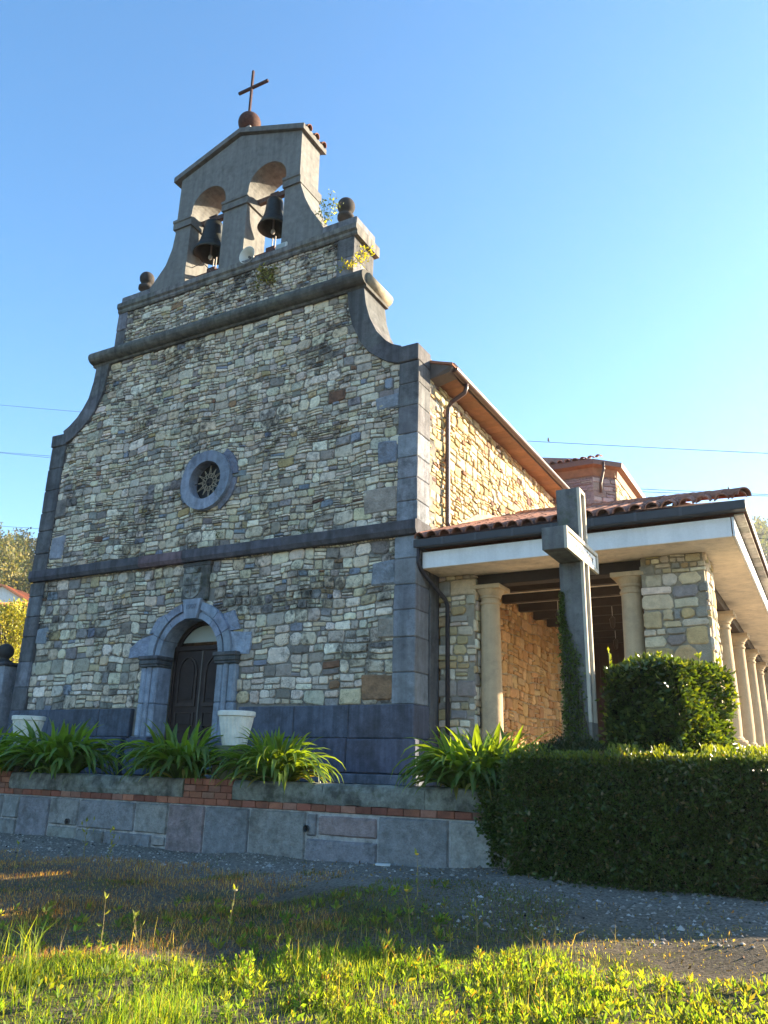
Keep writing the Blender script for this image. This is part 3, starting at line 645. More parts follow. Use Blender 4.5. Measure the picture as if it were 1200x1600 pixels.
for y in SIDE_Y: column(9.95, y, .21)
m = MB(); m.box(9.62, 1.96, .1, 10.26, 16.6, .855, (.62, .60, .55), .015); m.build('parapet_wall', M['paint_white'], church)
WB = (.032, .025, .023)
m = MB(); m.box(6.17, 1.02, 3.63, 9.23, 1.30, 3.96, WB, .008); m.build('beam', M['wood_dark'], church)
m = MB(); m.box(9.80, 1.96, 3.63, 10.10, 16.6, 3.96, (.06, .04, .03), .008); m.build('beam', M['wood_dark'], church)
for k in range(14):
    y = 2.2+k*1.12; m = MB(); m.box(NX+.06, y, 4.0, 9.80, y+.16, 4.195, WB, .005); m.build('joist', M['wood_dark'], church)
m = MB(); m.box(NX+.005, 1.30, 4.20, 10.1, 16.6, 4.24, (.80, .74, .62), .002); m.build('portico_ceiling', M['plaster'], church)
m = MB(); m.box(5.45, .13, 3.835, 10.81, 1.02, 3.875, (.76, .65, .50), .002); m.box(10.10, 1.02, 3.835, 10.81, 17.6, 3.875, (.76, .65, .50), .002); m.build('portico_soffit', M['plaster'], church)
m = MB(); m.box(5.46, .09, 3.83, 10.80, .125, 4.14, (.78, .79, .80), .004); m.build('fascia_board', M['paint_white'], church)
m = MB(); m.box(10.815, .09, 3.83, 10.85, 17.6, 4.14, (.78, .79, .80), .004); m.build('fascia_board', M['paint_white'], church)
# flat tiles under the side gutter (seen from below)
for k in range(44):
    y0 = .10+k*.36; m = MB(); m.box(10.855, y0+.006, 4.16, 11.0, y0+.354, 4.185, jcol((.36, .32, .27), .1), .003); m.build('eaves_tile', M['tile'], church)
m = MB(); m.box(5.36, -.10, 4.215, 11.03, -.08, 4.345, (.038, .042, .05), .004); m.box(5.36, -.10, 4.20, 11.03, .085, 4.215, (.038, .042, .05), .004); fg = m.build('portico_gutter', M['metal_dark'], church)
for x in (5.95, 6.6, 7.3, 8.0, 8.7, 9.4, 10.1): m = MB(); m.box(x-.02, -.108, 4.195, x+.02, -.10, 4.35, (.06, .064, .072), .002); m.build('gutter_joint', M['metal_dark'], fg)
m = MB(); m.box(11.03, -.10, 4.20, 11.05, 17.6, 4.345, (.16, .15, .14), .004); m.build('portico_gutter', M['metal_dark'], church)
m = MB(); m.tube([(5.42, -.02, 4.24), (5.42, -.02, 3.92), (5.44, .1, 3.80), (5.62, .76, 3.36), (5.64, .83, 3.25), (5.64, .83, .2)], .042, 12, (.028, .028, .036)); m.build('downpipe', M['metal_dark'], church, True)
# hipped tile roof
RS = .362
def zr(y): return 4.36+RS*(y+.05)
hipn = 5.6
m = MB(); m.add([(NX, -.06, 4.35), (11.02, -.06, 4.35), (NX, hipn, 4.35+RS*(hipn+.06)), (NX, 17.6, 4.35+RS*(hipn+.06)), (11.02, 17.6, 4.35), (NX, -.06, 4.25), (11.02, -.06, 4.25), (11.02, 17.6, 4.25), (NX, 17.6, 4.25)],
               [(0, 1, 2), (1, 4, 3, 2), (5, 8, 7, 6), (0, 5, 6, 1), (1, 6, 7, 4), (4, 7, 8, 3)], (.26, .12, .08)); proof = m.build('portico_roof', M['tile'], church)
sl_a = math.atan(RS); ntile = 0
for i in range(22):
    x = NX+.14+i*.262
    for j in range(16):
        y = -.12+j*.355
        if y > -.2+(11.02-x)*.99-.15 and j > 0: break
        o = link('roof_tile', TILE, proof, (x+random.uniform(-.008, .008), y+random.uniform(-.015, .015), 4.375+RS*(y+.06)+.012), (sl_a+R(2), 0, random.uniform(-.03, .03))); ntile += 1
        o.scale = (1.12, 1, 1.12)
hv = Vector((NX-11.02, hipn+.06, RS*(hipn+.06))); hl = hv.length; hd = hv.normalized()
HT = tile_mesh(.13, .115, .46, .018)
for j in range(int(hl/.4)):
    p = Vector((11.02, -.06, 4.42))+hd*(j*.4-.05); yv = hd; xv = Vector((hd.y, -hd.x, 0)).normalized(); zv = xv.cross(yv)
    link('hip_tile', HT, proof, p, Matrix((xv, yv, zv)).transposed().to_euler())
m = MB()
for k in range(30):   # tiles of the side slope, hardly seen from here
    y = 1+k*.55; L_ = min((y+.06)*.99, 5.6); m.tube([(10.9, y, 4.37), (10.9-L_, y, 4.37+RS*L_)], .09, 8, jcol((.32, .14, .09), .2))
m.build('side_slope_tiles', M['tile'], proof, kind='stuff')
# inside the portico: arched doorway on the nave wall, end partition, floor
ya, za = 9.9, 2.15
m = MB()
for i in range(11):
    a0, a1 = PI*i/11+.01, PI*(i+1)/11-.01
    P = [(ya+1.05*math.cos(a), za+1.05*math.sin(a)) for a in (a0, (a0+a1)/2, a1)]+[(ya+.78*math.cos(a), za+.78*math.sin(a)) for a in (a1, (a0+a1)/2, a0)]
    m.prism(P, NX-.02, NX+.10, YZ, (), jcol((.44, .38, .28), .08))
for s in (-1, 1): m.box(NX-.02, ya+s*.78, .12, NX+.10, ya+s*1.05, za, (.44, .38, .28), .01)
m.build('side_door_surround', M['plaster'], church)
m = MB(); m.prism([(ya-.78, .12), (ya+.78, .12)]+[(ya+.78*math.cos(PI*i/14), za+.78*math.sin(PI*i/14)) for i in range(15)], NX-.02, NX+.03, YZ, (), (.06, .03, .02)); m.build('side_door', M['wood_dark'], church)
m = MB()
for k in range(16): m.box(NX+.05+k*.29, 12.2, .12, NX+.05+k*.29+.285, 12.26, 4.2, jcol((.05, .03, .025), .2), .006)
m.build('end_partition', M['wood_dark'], church)
m = MB(); m.box(NX, .95, -.3, 10.26, 17.6, FLOOR, (.62, .54, .42), .01); m.build('portico_floor', M['plaster'], church)
# pendant lanterns
for k, (u, v) in enumerate(((957, 965), (872, 957), (962, 1000))):
    p = atZ(u, v, 3.85); y0 = p.y
    t = thing('pendant_lantern', ['dark hanging lantern under the portico joists, between cross and right front column', 'dark hanging lantern just left of the tall concrete cross shaft', 'small dark lantern farthest back under the portico ceiling'][k], 'lantern', (p.x, y0, 4.19), 'lanterns hanging under the portico')
    m = MB(); m.lathe([(.05, 0), (.05, -.03), (.02, -.05)], (0, 0, 0), 10, (.7, .66, .6)); m.build('ceiling_rose', M['plaster'], t)
    m = MB(); m.tube([(0, 0, -.04), (0, 0, -.34)], .008, 6, (.5, .48, .44)); m.build('chain', M['metal_dark'], t)
    m = MB(); m.lathe([(.02, -.30), (.07, -.36), (.075, -.38), (.055, -.56), (.02, -.60)], (0, 0, 0), 8, (.03, .022, .02)); m.build('lantern_body', M['metal_brown'], t)

# --- octagonal crossing tower behind -------------------------------------------------------------------
TWY = 13.3
pA = atY(925, 731, TWY); d45 = Vector((1, 1, 0)).normalized()
# length of the diagonal face until pixel x = 968
t = 0.0
while px(pA+d45*t)[0] < 960 and t < 8: t += .05
pB = pA+d45*t; zt = pA.z
fp = [(-pA.x, TWY), (pA.x, TWY), (pB.x, pB.y), (pB.x, pB.y+5), (-pB.x, pB.y+5), (-pB.x, pB.y)]
m = MB(); m.prism(fp, 4.0, zt, lambda a, b, d: (a, b, d), (), (.30, .24, .23)); tower = m.build('tower_wall', M['rubble_clean'], church)
lay(courses(2.5, pA.x, 8.0, zt-.35, lambda z: random.choice([.14, .2]), (1.2, 3), .3, .04, 31.0, .008), lambda a, b, d: (a, TWY-d, b), tower, 'rubble_clean', pick_shade_purple, lambda a, b: a < pA.x-.05, lambda a, b: (min(a, pA.x), min(b, zt-.3)), (.02, .045))
nf = Vector((1, -1, 0)).normalized()
lay(courses(0, t, 7.5, zt-.05, lambda z: random.choice([.14, .2, .24]), (1.2, 3), .3, .04, 33.0, .008), lambda a, b, d: tuple(pA+d45*a+nf*d+Vector((0, 0, b-zt))), tower, 'rubble_clean', pick_shade_purple, lambda a, b: 0 < a < t, lambda a, b: (min(max(a, 0), t), min(b, zt-.02)), (.02, .045))
lay(courses(pB.y, pB.y+4, 7.5, zt-.05, lambda z: random.choice([.16, .22]), (1.2, 3), .3, .04, 35.0, .008), lambda a, b, d: (pB.x+d, a, b), tower, 'rubble_clean', pick_warm, None, None, (.02, .045))  # sunlit tower face: warmth of the sun put into its stone colour
m = MB(); ov = .27
def off(e, z):
    return [(-pA.x-e*.41, TWY-e, z), (pA.x+e*.41, TWY-e, z), (pB.x+e, pB.y-e*.41, z), (pB.x+e, pB.y+5+e, z), (-pB.x-e, pB.y+5+e, z), (-pB.x-e, pB.y-e*.41, z)]
def ring(e0, z0, e1, z1, col, mat, name, top=False):
    a, b = off(e0, z0), off(e1, z1); m = MB(); m.add(a+b, [(i, (i+1) % 6, 6+(i+1) % 6, 6+i) for i in range(6)]+([tuple(range(6, 12))] if top else []), col); return m.build(name, mat, tower)
ring(.06, zt-.30, .10, zt-.02, (.27, .13, .065), M['timber'], 'eaves_moulding'); ring(.10, zt-.02, ov, zt+.05, (.26, .125, .06), M['timber'], 'eaves_soffit'); ring(ov, zt+.05, ov+.02, zt+.22, (.12, .06, .05), M['metal_brown'], 'gutter')
cz = (0, pB.y+1.5, zt+2.2); a = off(ov, zt+.22); m = MB(); m.add(a+[cz], [(i, (i+1) % 6, 6) for i in range(6)], (.30, .14, .09)); trf = m.build('tower_roof', M['tile'], tower)
for k in range(16):
    x = pA.x+.3-k*.27; link('roof_tile', TILE, tower, (x, TWY-ov-.05, zt+.24), (R(20), 0, 0))
p0 = Vector(off(ov+.02, zt+.15)[1]); p1 = Vector(off(ov+.02, zt+.15)[2])
m = MB(); q = p0.lerp(p1, .35); m.tube([q, q+Vector((0, 0, -.25)), q.lerp(pA.lerp(pB, .3), .8)+Vector((0, 0, -.6)), pA.lerp(pB, .28)+nf*.08+Vector((0, 0, -.9))], .05, 8, BRN); m.build('downpipe', M['metal_brown'], tower, True)

# --- distribute stones: the 300 largest in the picture are parts, the rest one part -----------------------
ALL_STONES.sort(key=lambda s: -s[0])
for A, V, Fc, c, owner, mat in ALL_STONES[:300]:
    m = MB(); m.add(V, Fc, c); m.build('stone', M[mat], owner)
rest = MB()
for mat in ('rubble', 'rubble_clean'):
    rest = MB()
    for A, V, Fc, c, owner, mm in ALL_STONES[300:]:
        if mm == mat: rest.add(V, Fc, c)
    me = rest.mesh('stone_rest_'+mat, M[mat])
    if mat == 'rubble': me0 = me
    else:
        bm = bmesh.new(); bm.from_mesh(me0); n0 = len(bm.faces); bm.from_mesh(me); bm.faces.ensure_lookup_table()
        for f in bm.faces[n0:]: f.material_index = 1
        bm.to_mesh(me0); bm.free(); me0.materials.append(M[mat]); link('rubble_stones', me0, church, kind='stuff')
print('stones', len(ALL_STONES))

# ================================================================== bells and fittings in the gable
BRZ = (.03, .036, .032)
def bell(name, label, x, ztop, h, r, y=.42):
    t = thing(name, label, 'bell', (x, y, ztop), 'bells in the gable')
    m = MB(); m.lathe([(.001, 0), (r*.42, -.01), (r*.52, -.05), (r*.55, -h*.18), (r*.60, -h*.45), (r*.72, -h*.70), (r*.90, -h*.88), (r, -h), (r*.94, -h), (r*.80, -h*.85), (r*.6, -h*.6), (r*.5, -h*.2), (.001, -.08)], (0, 0, 0), 28, BRZ, cap=False); b = m.build('bell_body', M['bronze'], t, True)
    m = MB(); m.lathe([(r*.735, -h*.70), (r*.76, -h*.715), (r*.75, -h*.73)], (0, 0, 0), 28, BRZ, cap=False); m.build('moulding', M['bronze'], b, True)
    m = MB()
    for dx in (-.07, 0, .07): m.tube([(dx, 0, -.02), (dx, 0, .17)], .016, 6, (.07, .06, .06))
    m.box(-.13, -.07, .15, .13, .07, .19, (.06, .05, .05), .005); m.build('crown_straps', M['rust'], t)
    m = MB(); m.tube([(0, 0, -.1), (0, 0, -h-.05)], .022, 8, (.2, .18, .16)); m.lathe([(.02, -h-.16), (.055, -h-.11), (.05, -h-.05), (.02, -h)], (0, 0, 0), 10, (.3, .29, .27)); m.build('clapper', M['metal_dark'], t)
    return t
bell('bell', 'larger dark bronze bell hanging in the left arch of the gable', -1.0, 14.02, 1.0, .46)
bell('bell', 'smaller dark bronze bell hanging in the right arch of the gable', 1.02, 14.0, .88, .40)
for k, (c, r, z) in enumerate(((BLc, BLr, 14.08), (BRc, BRr, 14.08))):
    m = MB(); m.box(c-r-.02, .36, z-.06, c+r+.02, .48, z+.08, (.10, .065, .055), .006); tag(m.build('bell_beam', M['rust']), ['rusty iron beam carrying the larger bell across the left arch', 'rusty iron beam carrying the smaller bell across the right arch'][k], 'beam', 'beams across the bell arches')
    t = thing('striker_rail', ['low rusty rail with striker motor under the larger bell', 'low rusty rail with striker motor under the smaller bell'][k], 'rail', (c, .42, 12.42), 'striker rails in the bell arches')
    m = MB(); m.box(-r-.02, -.04, -.05, r+.02, .04, .05, (.11, .055, .045), .005); m.build('rail', M['rust'], t)
    m = MB(); m.box(-.14, -.10, -.11, .12, .10, .11, (.07, .04, .04), .01); m.build('motor', M['rust'], t)
    m = MB(); m.tube([(-.02, 0, .1), (-.02, 0, .42)], .016, 6, (.42, .38, .34)); m.tube([(.07, 0, .1), (.07, 0, .45)], .016, 6, (.42, .38, .34)); m.build('striker_arm', M['metal_dark'], t)
    if k == 0: m = MB(); m.tube([(-r, -.2, .2), (-.2, -.2, .25), (.1, -.15, -.1), (.2, -.2, -.35)], .012, 5, (.1, .08, .08)); m.build('cable', M['metal_dark'], t)
p = atY(391, 403, -.02)
t = thing('loudspeaker', 'pale grey horn loudspeaker on the ledge between the two bell arches', 'loudspeaker', (p.x, -.02, p.z))
m = MB(); m.lathe([(.045, .30), (.05, .22), (.07, .1), (.12, -.02), (.23, -.13), (.235, -.14), (.22, -.13), (.11, -.01), (.06, .1)], (0, 0, 0), 20, (.62, .62, .56), 'Y', cap=False); m.build('horn', M['plastic'], t, True)
m = MB(); m.lathe([(.09, .28), (.1, .30), (.1, .42), (.07, .45)], (0, 0, 0), 14, (.5, .5, .46), 'Y'); m.lathe([(.001, -.06), (.03, -.05), (.035, .1)], (0, 0, 0), 10, (.08, .08, .08), 'Y'); m.build('driver', M['plastic'], t)
m = MB(); m.box(-.03, .2, -.32, .03, .24, -.05, (.3, .3, .28), .004); m.build('bracket', M['metal_dark'], t)
p = atY(440, 386, -.02)
t = thing('floodlight', 'small white floodlight on the ledge below the right bell', 'floodlight', (p.x, -.02, p.z)); t.rotation_euler = (R(-12), 0, 0)
m = MB(); m.box(-.16, -.04, -.10, .16, .06, .10, (.62, .62, .58), .012); m.build('housing', M['plastic'], t)
m = MB(); m.box(-.13, -.046, -.075, .13, -.04, .075, (.45, .5, .42), .003); m.build('lens', M['frosted'], t)
m = MB(); m.box(-.17, -.0, -.16, -.162, .02, .02, (.4, .4, .38), .002); m.box(.162, -.0, -.16, .17, .02, .02, (.4, .4, .38), .002); m.build('bracket', M['metal_dark'], t)

# ================================================================== GROUND, TERRACE, HILLS
def sst(a, b, x): t = np.clip((x-a)/(b-a), 0, 1); return t*t*(3-2*t)
def gz(x, y):
    x = np.asarray(x, float); y = np.asarray(y, float)
    z = -1.0-.055*np.clip(-2.6-y, 0, 6)+.13*sst(4, 8.5, x)*sst(-6, -3, y)
    near = np.exp(-((x-8)/14)**2-((y+6)/10)**2)
    return z+near*(.035*np.sin(x*1.3+.4*y)*np.cos(y*1.1-.7)+.018*np.sin(3.1*x+1.7*y)+.012*np.sin(5.3*y-2.2*x))
def axis_pts(a, b, st, far):
    mid = np.arange(a, b+1e-6, st); g = np.geomspace(st*2, far, 34)
    return np.concatenate([(a-g)[::-1], mid, b+g])
gx = axis_pts(-6, 18, .16, 980); gy = axis_pts(-15, 0, .16, 980)
GX, GY = np.meshgrid(gx, gy); V = np.stack([GX, GY, gz(GX, GY)], -1).reshape(-1, 3)
nx, ny = len(gx), len(gy); I = np.arange(nx*ny).reshape(ny, nx)
Q = np.stack([I[:-1, :-1], I[:-1, 1:], I[1:, 1:], I[1:, :-1]], -1).reshape(-1, 4)
def groundmat():
    m, t, N, L, B = new_mat('ground'); pos = N.new('ShaderNodeNewGeometry').outputs['Position']
    sp = N.new('ShaderNodeSeparateXYZ'); L.new(pos, sp.inputs[0])
    n1 = noisen(N, L, pos, 1.3, 6, .6); n2 = noisen(N, L, pos, 30, 5, .7); n3 = noisen(N, L, pos, 110, 3)
    grav = mixc(N, L, ramp(N, L, n2, .35, .65), (.11, .10, .085), (.31, .285, .245))
    soil = mixc(N, L, ramp(N, L, n2, .35, .7), (.06, .05, .036), (.21, .18, .135))
    soil = mixc(N, L, ramp(N, L, n1, .5, .62), soil, (.075, .075, .03))
    yy = mathn(N, L, 'ADD', sp.outputs['Y'], mathn(N, L, 'MULTIPLY', n1, 2.2))
    f = ramp(N, L, mathn(N, L, 'MULTIPLY', mathn(N, L, 'ADD', yy, 4.3), .45), .2, .75)
    c = mixc(N, L, f, soil, grav); L.new(c, B.inputs['Base Color']); B.inputs['Roughness'].default_value = 1; B.inputs['Specular IOR Level'].default_value = .1
    bn = N.new('ShaderNodeBump'); bn.inputs['Strength'].default_value = .9; bn.inputs['Distance'].default_value = .03
    L.new(mathn(N, L, 'ADD', n2, mathn(N, L, 'MULTIPLY', n3, .5)), bn.inputs['Height']); L.new(bn.outputs[0], B.inputs['Normal']); return m
link('ground', npmesh('ground', V, Q, groundmat(), smooth=True), kind='structure')
m = MB(); m.box(-14, -2.36, -1.6, 17, 30, -.01, (.26, .25, .22), .01); m.build('terrace', M['kerb'], None, kind='structure')
m = MB(); m.box(-6, -2.36, -.3, 8.2, -1.98, .005, (.09, .065, .045), .01); m.build('soil_bed', M['soil'], None, kind='structure')

# hills: polar sheet around the camera
az = np.radians(np.arange(-140, 16, 1.0)); dd = np.geomspace(42, 860, 60)
def hill_h(a_deg, d):
    left = 1-sst(-42, -30, a_deg); start = 72*left+165*(1-left); slope = .27*left+.42*(1-left); cap = 60*left+112*(1-left)
    q = np.clip(d-start, 0, None); h = np.minimum(q*slope+q*q*.00036*left, cap)
    wob = 1+.07*np.sin(a_deg*.9+d*.012)+.05*np.sin(a_deg*2.3+1)
    return h*wob*(1-sst(2, 12, a_deg))-1.3
A, D = np.meshgrid(az, dd); HZ = hill_h(np.degrees(A), D)
V = np.stack([CAM[0]+np.sin(A)*D, CAM[1]+np.cos(A)*D, HZ], -1).reshape(-1, 3); I = np.arange(A.size).reshape(A.shape)
Q = np.stack([I[:-1, :-1], I[:-1, 1:], I[1:, 1:], I[1:, :-1]], -1).reshape(-1, 4)
M['hill'] = surf('hill', (.075, .085, .035), rough=1, var=.5, vscale=.08, fine=.6, bump=0)
link('hillside', npmesh('hillside', V, Q, M['hill'], smooth=True), kind='structure')

# ------------------------------------------------------------------ leaf clouds (numpy)
def unit(v): return v/np.maximum(np.linalg.norm(v, axis=-1, keepdims=True), 1e-9)
def leaf_cloud(P, Nrm, size, col, asp=.5, spread=.9, fold=.25, up=.25):
    n = len(P); d = unit(Nrm+spread*rng.normal(size=(n, 3))+np.array([0, 0, up])); r = rng.normal(size=(n, 3))
    s = unit(np.cross(d, r)); nn = np.cross(d, s); L_ = size[:, None]; W = L_*asp*.5
    b = P; t = P+d*L_; mid = P+d*L_*.48; l = mid+s*W+nn*W*fold*2; rr = mid-s*W+nn*W*fold*2
    V = np.stack([b, l, t, rr], 1).reshape(-1, 3); k = np.arange(n)*4
    T = np.stack([np.stack([k, k+1, k+2], -1), np.stack([k, k+2, k+3], -1)], 1).reshape(-1, 3)
    return V, T, np.repeat(col, 4, 0)
def colvar(n, c, v=.25, alt=None, p=0.0):
    c = np.tile(np.array(c, float), (n, 1))
    if alt is not None:
        k = rng.random(n) < p; c[k] = np.array(alt)
    return np.clip(c*(1+rng.normal(size=(n, 1))*v), .004, .9)
def crown_pts(c, rad, n, clumps=14, cr=.42):
    cc = unit(rng.normal(size=(clumps, 3)))*np.array(rad)*rng.uniform(.35, .8, (clumps, 1)); k = rng.integers(0, clumps, n)
    off = unit(rng.normal(size=(n, 3)))*np.array(rad)*cr*rng.uniform(.55, 1, (n, 1))
    return np.array(c)+cc[k]+off, unit(off+cc[k]*.4)
def at(u, v, depth): return Vector(CAM)+ray(u, v)*depth
def polar(a_deg, d, z): return (CAM[0]+math.sin(R(a_deg))*d, CAM[1]+math.cos(R(a_deg))*d, z)

# far wood on both hills: one mass
def forest(a0, a1, d0, d1, n, cols, rad=(2.0, 2.6), hh=(4, 9), leaves=70, lsz=.9):
    Vs, Ts, Cs = [], [], []; o = 0
    for i in range(n):
        a = random.uniform(a0, a1); d = math.sqrt(random.uniform(d0*d0, d1*d1)); z = float(hill_h(np.array(a), np.array(d))); r = random.uniform(*rad); h = random.uniform(*hh)
        P, Nn = crown_pts(polar(a, d, z+h*.55), (r, r, h*.5), leaves, 9, .5)
        V_, T_, C_ = leaf_cloud(P, Nn, rng.uniform(.6, 1.2, leaves)*lsz, colvar(leaves, random.choice(cols), .25), .8)
        Vs.append(V_); Ts.append(T_+o); Cs.append(C_); o += len(V_)
    return np.concatenate(Vs), np.concatenate(Ts), np.concatenate(Cs)
FC = [(.10, .12, .035), (.14, .14, .04), (.075, .10, .035), (.17, .15, .05), (.06, .085, .035), (.19, .16, .045)]
V, T, C = forest(-62, -44, 168, 345, 1700, FC, (1.6, 2.4), (5, 10), 70, .75)
link('forest', npmesh('forest', V, T, M['tree'], C), kind='stuff')
V, T, C = forest(-9, 5, 300, 470, 620, FC[:3], (2.6, 3.6), (7, 12), 60, 1.3)
link('forest', npmesh('forest', V, T, M['tree'], C), kind='stuff')
# umbrella-crowned eucalypts on the skyline, one by one
for k, (u, v, s) in enumerate(((8, 838, 1.0), (25, 842, 1.1), (34, 836, .8), (43, 828, 1.15), (58, 840, 1.0), (1188, 856, 1.2), (1197, 853, 1.1))):
    d = 300 if u < 100 else 440; top = at(u, v, d); zb = top.z-17*s
    t = thing('eucalyptus_tree', ['leftmost umbrella-crowned eucalyptus on the left hill skyline', 'low broad eucalyptus second from left on the hill skyline', 'small thin eucalyptus on the skyline just left of the tallest one',
              'tallest slender eucalyptus standing above the left hill skyline', 'eucalyptus on the skyline nearest the church facade edge', 'hazy grey tree on the right hill skyline nearest the portico eaves', 'hazy grey tree on the right hill skyline at the picture edge'][k], 'tree', (top.x, top.y, zb), 'trees standing on the hill skyline')
    m = MB(); m.tube([(0, 0, -3), (.2, 0, 8*s), (0, .1, 16*s)], [.35, .25, .1], 6, (.12, .11, .10))
    for q in range(4): a = random.uniform(0, 6.28); m.tube([(.1, 0, (9+q*1.5)*s), (math.cos(a)*2*s, math.sin(a)*2*s, (13+q*.8)*s)], [.12, .05], 5, (.12, .11, .10))
    m.build('trunk', M['bark'], t)
    Pn, Nn = [], []
    for q in range(5):
        a = random.uniform(0, 6.28); rr = random.uniform(.3, 2.6)*s
        p_, n_ = crown_pts((math.cos(a)*rr, math.sin(a)*rr, random.uniform(12.5, 16.3)*s), (1.7*s, 1.7*s, .55), 60, 6, .6); Pn.append(p_); Nn.append(n_)
    P = np.concatenate(Pn); V, T, C = leaf_cloud(P, np.concatenate(Nn), rng.uniform(.5, 1.0, len(P)), colvar(len(P), (.07, .085, .05), .2), .6)
    link('crown', npmesh('crown', V, T, M['tree'], C), t)

# ------------------------------------------------------------------ houses on the left slope
def house(name, label, u, v, depth, w_, l_, hw, hr, wall, roofc, rot):
    p = at(u, v, depth); t = thing(name, label, 'house', (p.x, p.y, p.z-hw-hr)); t.rotation_euler = (0, 0, rot)
    pent = [(-w_/2, -8), (w_/2, -8), (w_/2, hw), (0, hw+hr), (-w_/2, hw)]
    m = MB(); m.prism(pent, 0, l_, XZ, (), wall); wl = m.build('wall', M['paint_white'], t)
    m = MB(); o = .5; sl = hr/(w_/2)
    for s in (-1, 1): m.prism([(0, hw+hr+.02), (s*(w_/2+o), hw-o*sl+.02), (s*(w_/2+o), hw-o*sl+.24), (0, hw+hr+.24)], -.5, l_+.5, XZ, (), roofc)
    rf = m.build('roof', M['tile'], t)
    for s in (-1, 1):
        m = MB()
        for k in range(int(l_/.5)): m.tube([(0, -.4+k*.5, hw+hr+.24), (s*(w_/2+o), -.4+k*.5, hw-o*sl+.24)], .10, 5, jcol(roofc, .15))
        m.build('roof_tiles', M['tile'], rf, kind='stuff')
    return t, wl, rf
h1, w1, r1 = house('house', 'white gabled house with orange tiled roof on the left hillside', 4, 916, 118, 9.5, 13, 5.2, 2.6, (.78, .78, .78), (.50, .20, .09), R(20))
for x, y in ((2.6, 4.5), (3.6, 7.5)): m = MB(); m.box(x-.35, y-.35, 5.4, x+.35, y+.35, 8.9, (.75, .74, .72), .03); m.box(x-.45, y-.45, 8.9, x+.45, y+.45, 9.1, (.6, .58, .55), .02); m.build('chimney', M['paint_white'], r1)
for x in (-2, 1.6): m = MB(); m.box(x-.5, -.04, 1.8, x+.5, .05, 3.2, (.05, .06, .07), .01); m.build('window', M['glass'], w1)
p = at(42, 946, 92)
h2 = thing('house', 'dark red house with tiled roof and white balcony below the white house', 'house', (p.x, p.y, p.z-3.6)); h2.rotation_euler = (0, 0, R(38))
m = MB(); m.box(-2.2, 0, -8, 5, 7, 3.4, (.16, .055, .05), .02); wl2 = m.build('wall', M['paint_white'], h2)
m = MB(); m.add([(-2.9, -1.3, 3.35), (5.6, -1.3, 3.35), (5.6, 7.6, 3.35), (-2.9, 7.6, 3.35), (-.2, 3, 4.6), (3.2, 3, 4.6), (-2.9, -1.3, 3.15), (5.6, -1.3, 3.15), (5.6, 7.6, 3.15), (-2.9, 7.6, 3.15)], [(0, 1, 5, 4), (1, 2, 5), (2, 3, 4, 5), (3, 0, 4), (0, 6, 7, 1), (1, 7, 8, 2), (2, 8, 9, 3), (3, 9, 6, 0), (6, 9, 8, 7)], (.48, .16, .07)); rf2 = m.build('roof', M['tile'], h2)
m = MB()
for k in range(17):
    f = k/16; x = -2.9+8.5*f; m.tube([(x, -1.35, 3.38), (-.2+3.4*f, 3, 4.63)], .10, 5, jcol((.48, .16, .07), .2))
m.build('roof_tiles', M['tile'], rf2, kind='stuff')
m = MB(); m.box(-1, -1.2, .6, 5, 0, .8, (.25, .22, .2), .02); bal = m.build('balcony', M['paint_white'], h2)
for k in range(12): m = MB(); m.box(-.98+k*.5, -1.2, .8, -.88+k*.5, -1.12, 1.75, (.7, .7, .68), .01); m.build('baluster', M['paint_white'], bal)
m = MB(); m.box(-1, -1.22, 1.75, 5, -1.1, 1.85, (.7, .7, .68), .01); m.build('handrail', M['paint_white'], bal)
m = MB(); m.box(.2, -.03, .8, 1.4, .04, 2.8, (.02, .02, .02), .01); m.build('window', M['glass'], wl2)

# yellowing tree behind the gate pillar
p = at(8, 985, 42); gzt = -1.2+max(0, float(hill_h(np.array(-55.), np.array(42.)))+1.3)
t = thing('broadleaf_tree', 'yellow-green autumn tree left of the church behind the gate pillar', 'tree', (p.x, p.y, gzt))
H = p.z-gzt
m = MB(); m.tube([(0, 0, -.2), (.1, 0, H*.5), (0, .1, H*1.05)], [.2, .15, .05], 8, (.13, .11, .09))
for q in range(7): a = q*.9; m.tube([(.05, 0, H*(.45+.06*q)), (math.cos(a)*1.2, math.sin(a)*1.2, H*(.75+.05*q))], [.08, .025], 5, (.13, .11, .09))
m.build('trunk', M['bark'], t)
P, Nn = crown_pts((0, 0, H*.98), (2.0, 2.0, 1.9), 5200, 34, .36)
V, T, C = leaf_cloud(P, Nn, rng.uniform(.10, .19, len(P)), colvar(len(P), (.30, .31, .05), .25, (.42, .36, .06), .35), .7)
link('crown', npmesh('crown', V, T, M['tree'], C), t)

# gate pillar and railing at the left edge
t = thing('gate_pillar', 'bluish concrete gate pillar with dark ball on top, left of the facade', 'pillar', (-6.08, .2, 0))
m = MB(); m.box(-.34, -.34, -.1, .34, .34, 2.44, (.30, .33, .38), .02); m.build('shaft', M['dressed_clean'], t)
m = MB(); m.box(-.40, -.40, 2.44, .40, .40, 2.52, (.08, .08, .09), .015); m.build('cap', M['dressed'], t)
q = atY(9, 1018, .2); lx, lz = q.x+6.08, q.z
m = MB(); m.lathe([(.12, 2.52), (.2, 2.54), (.2, 2.60), (.12, 2.63)]+[(.20*math.sin(PI*i/12)+.0005, lz-.20*math.cos(PI*i/12)) for i in range(2, 13)], (lx, 0, 0), 18, (.05, .05, .05)); m.build('ball_finial', M['dressed'], t, True)
t = thing('iron_railing', 'short black iron railing with white post between gate pillar and church', 'railing', (-5.55, 1.6, 0))
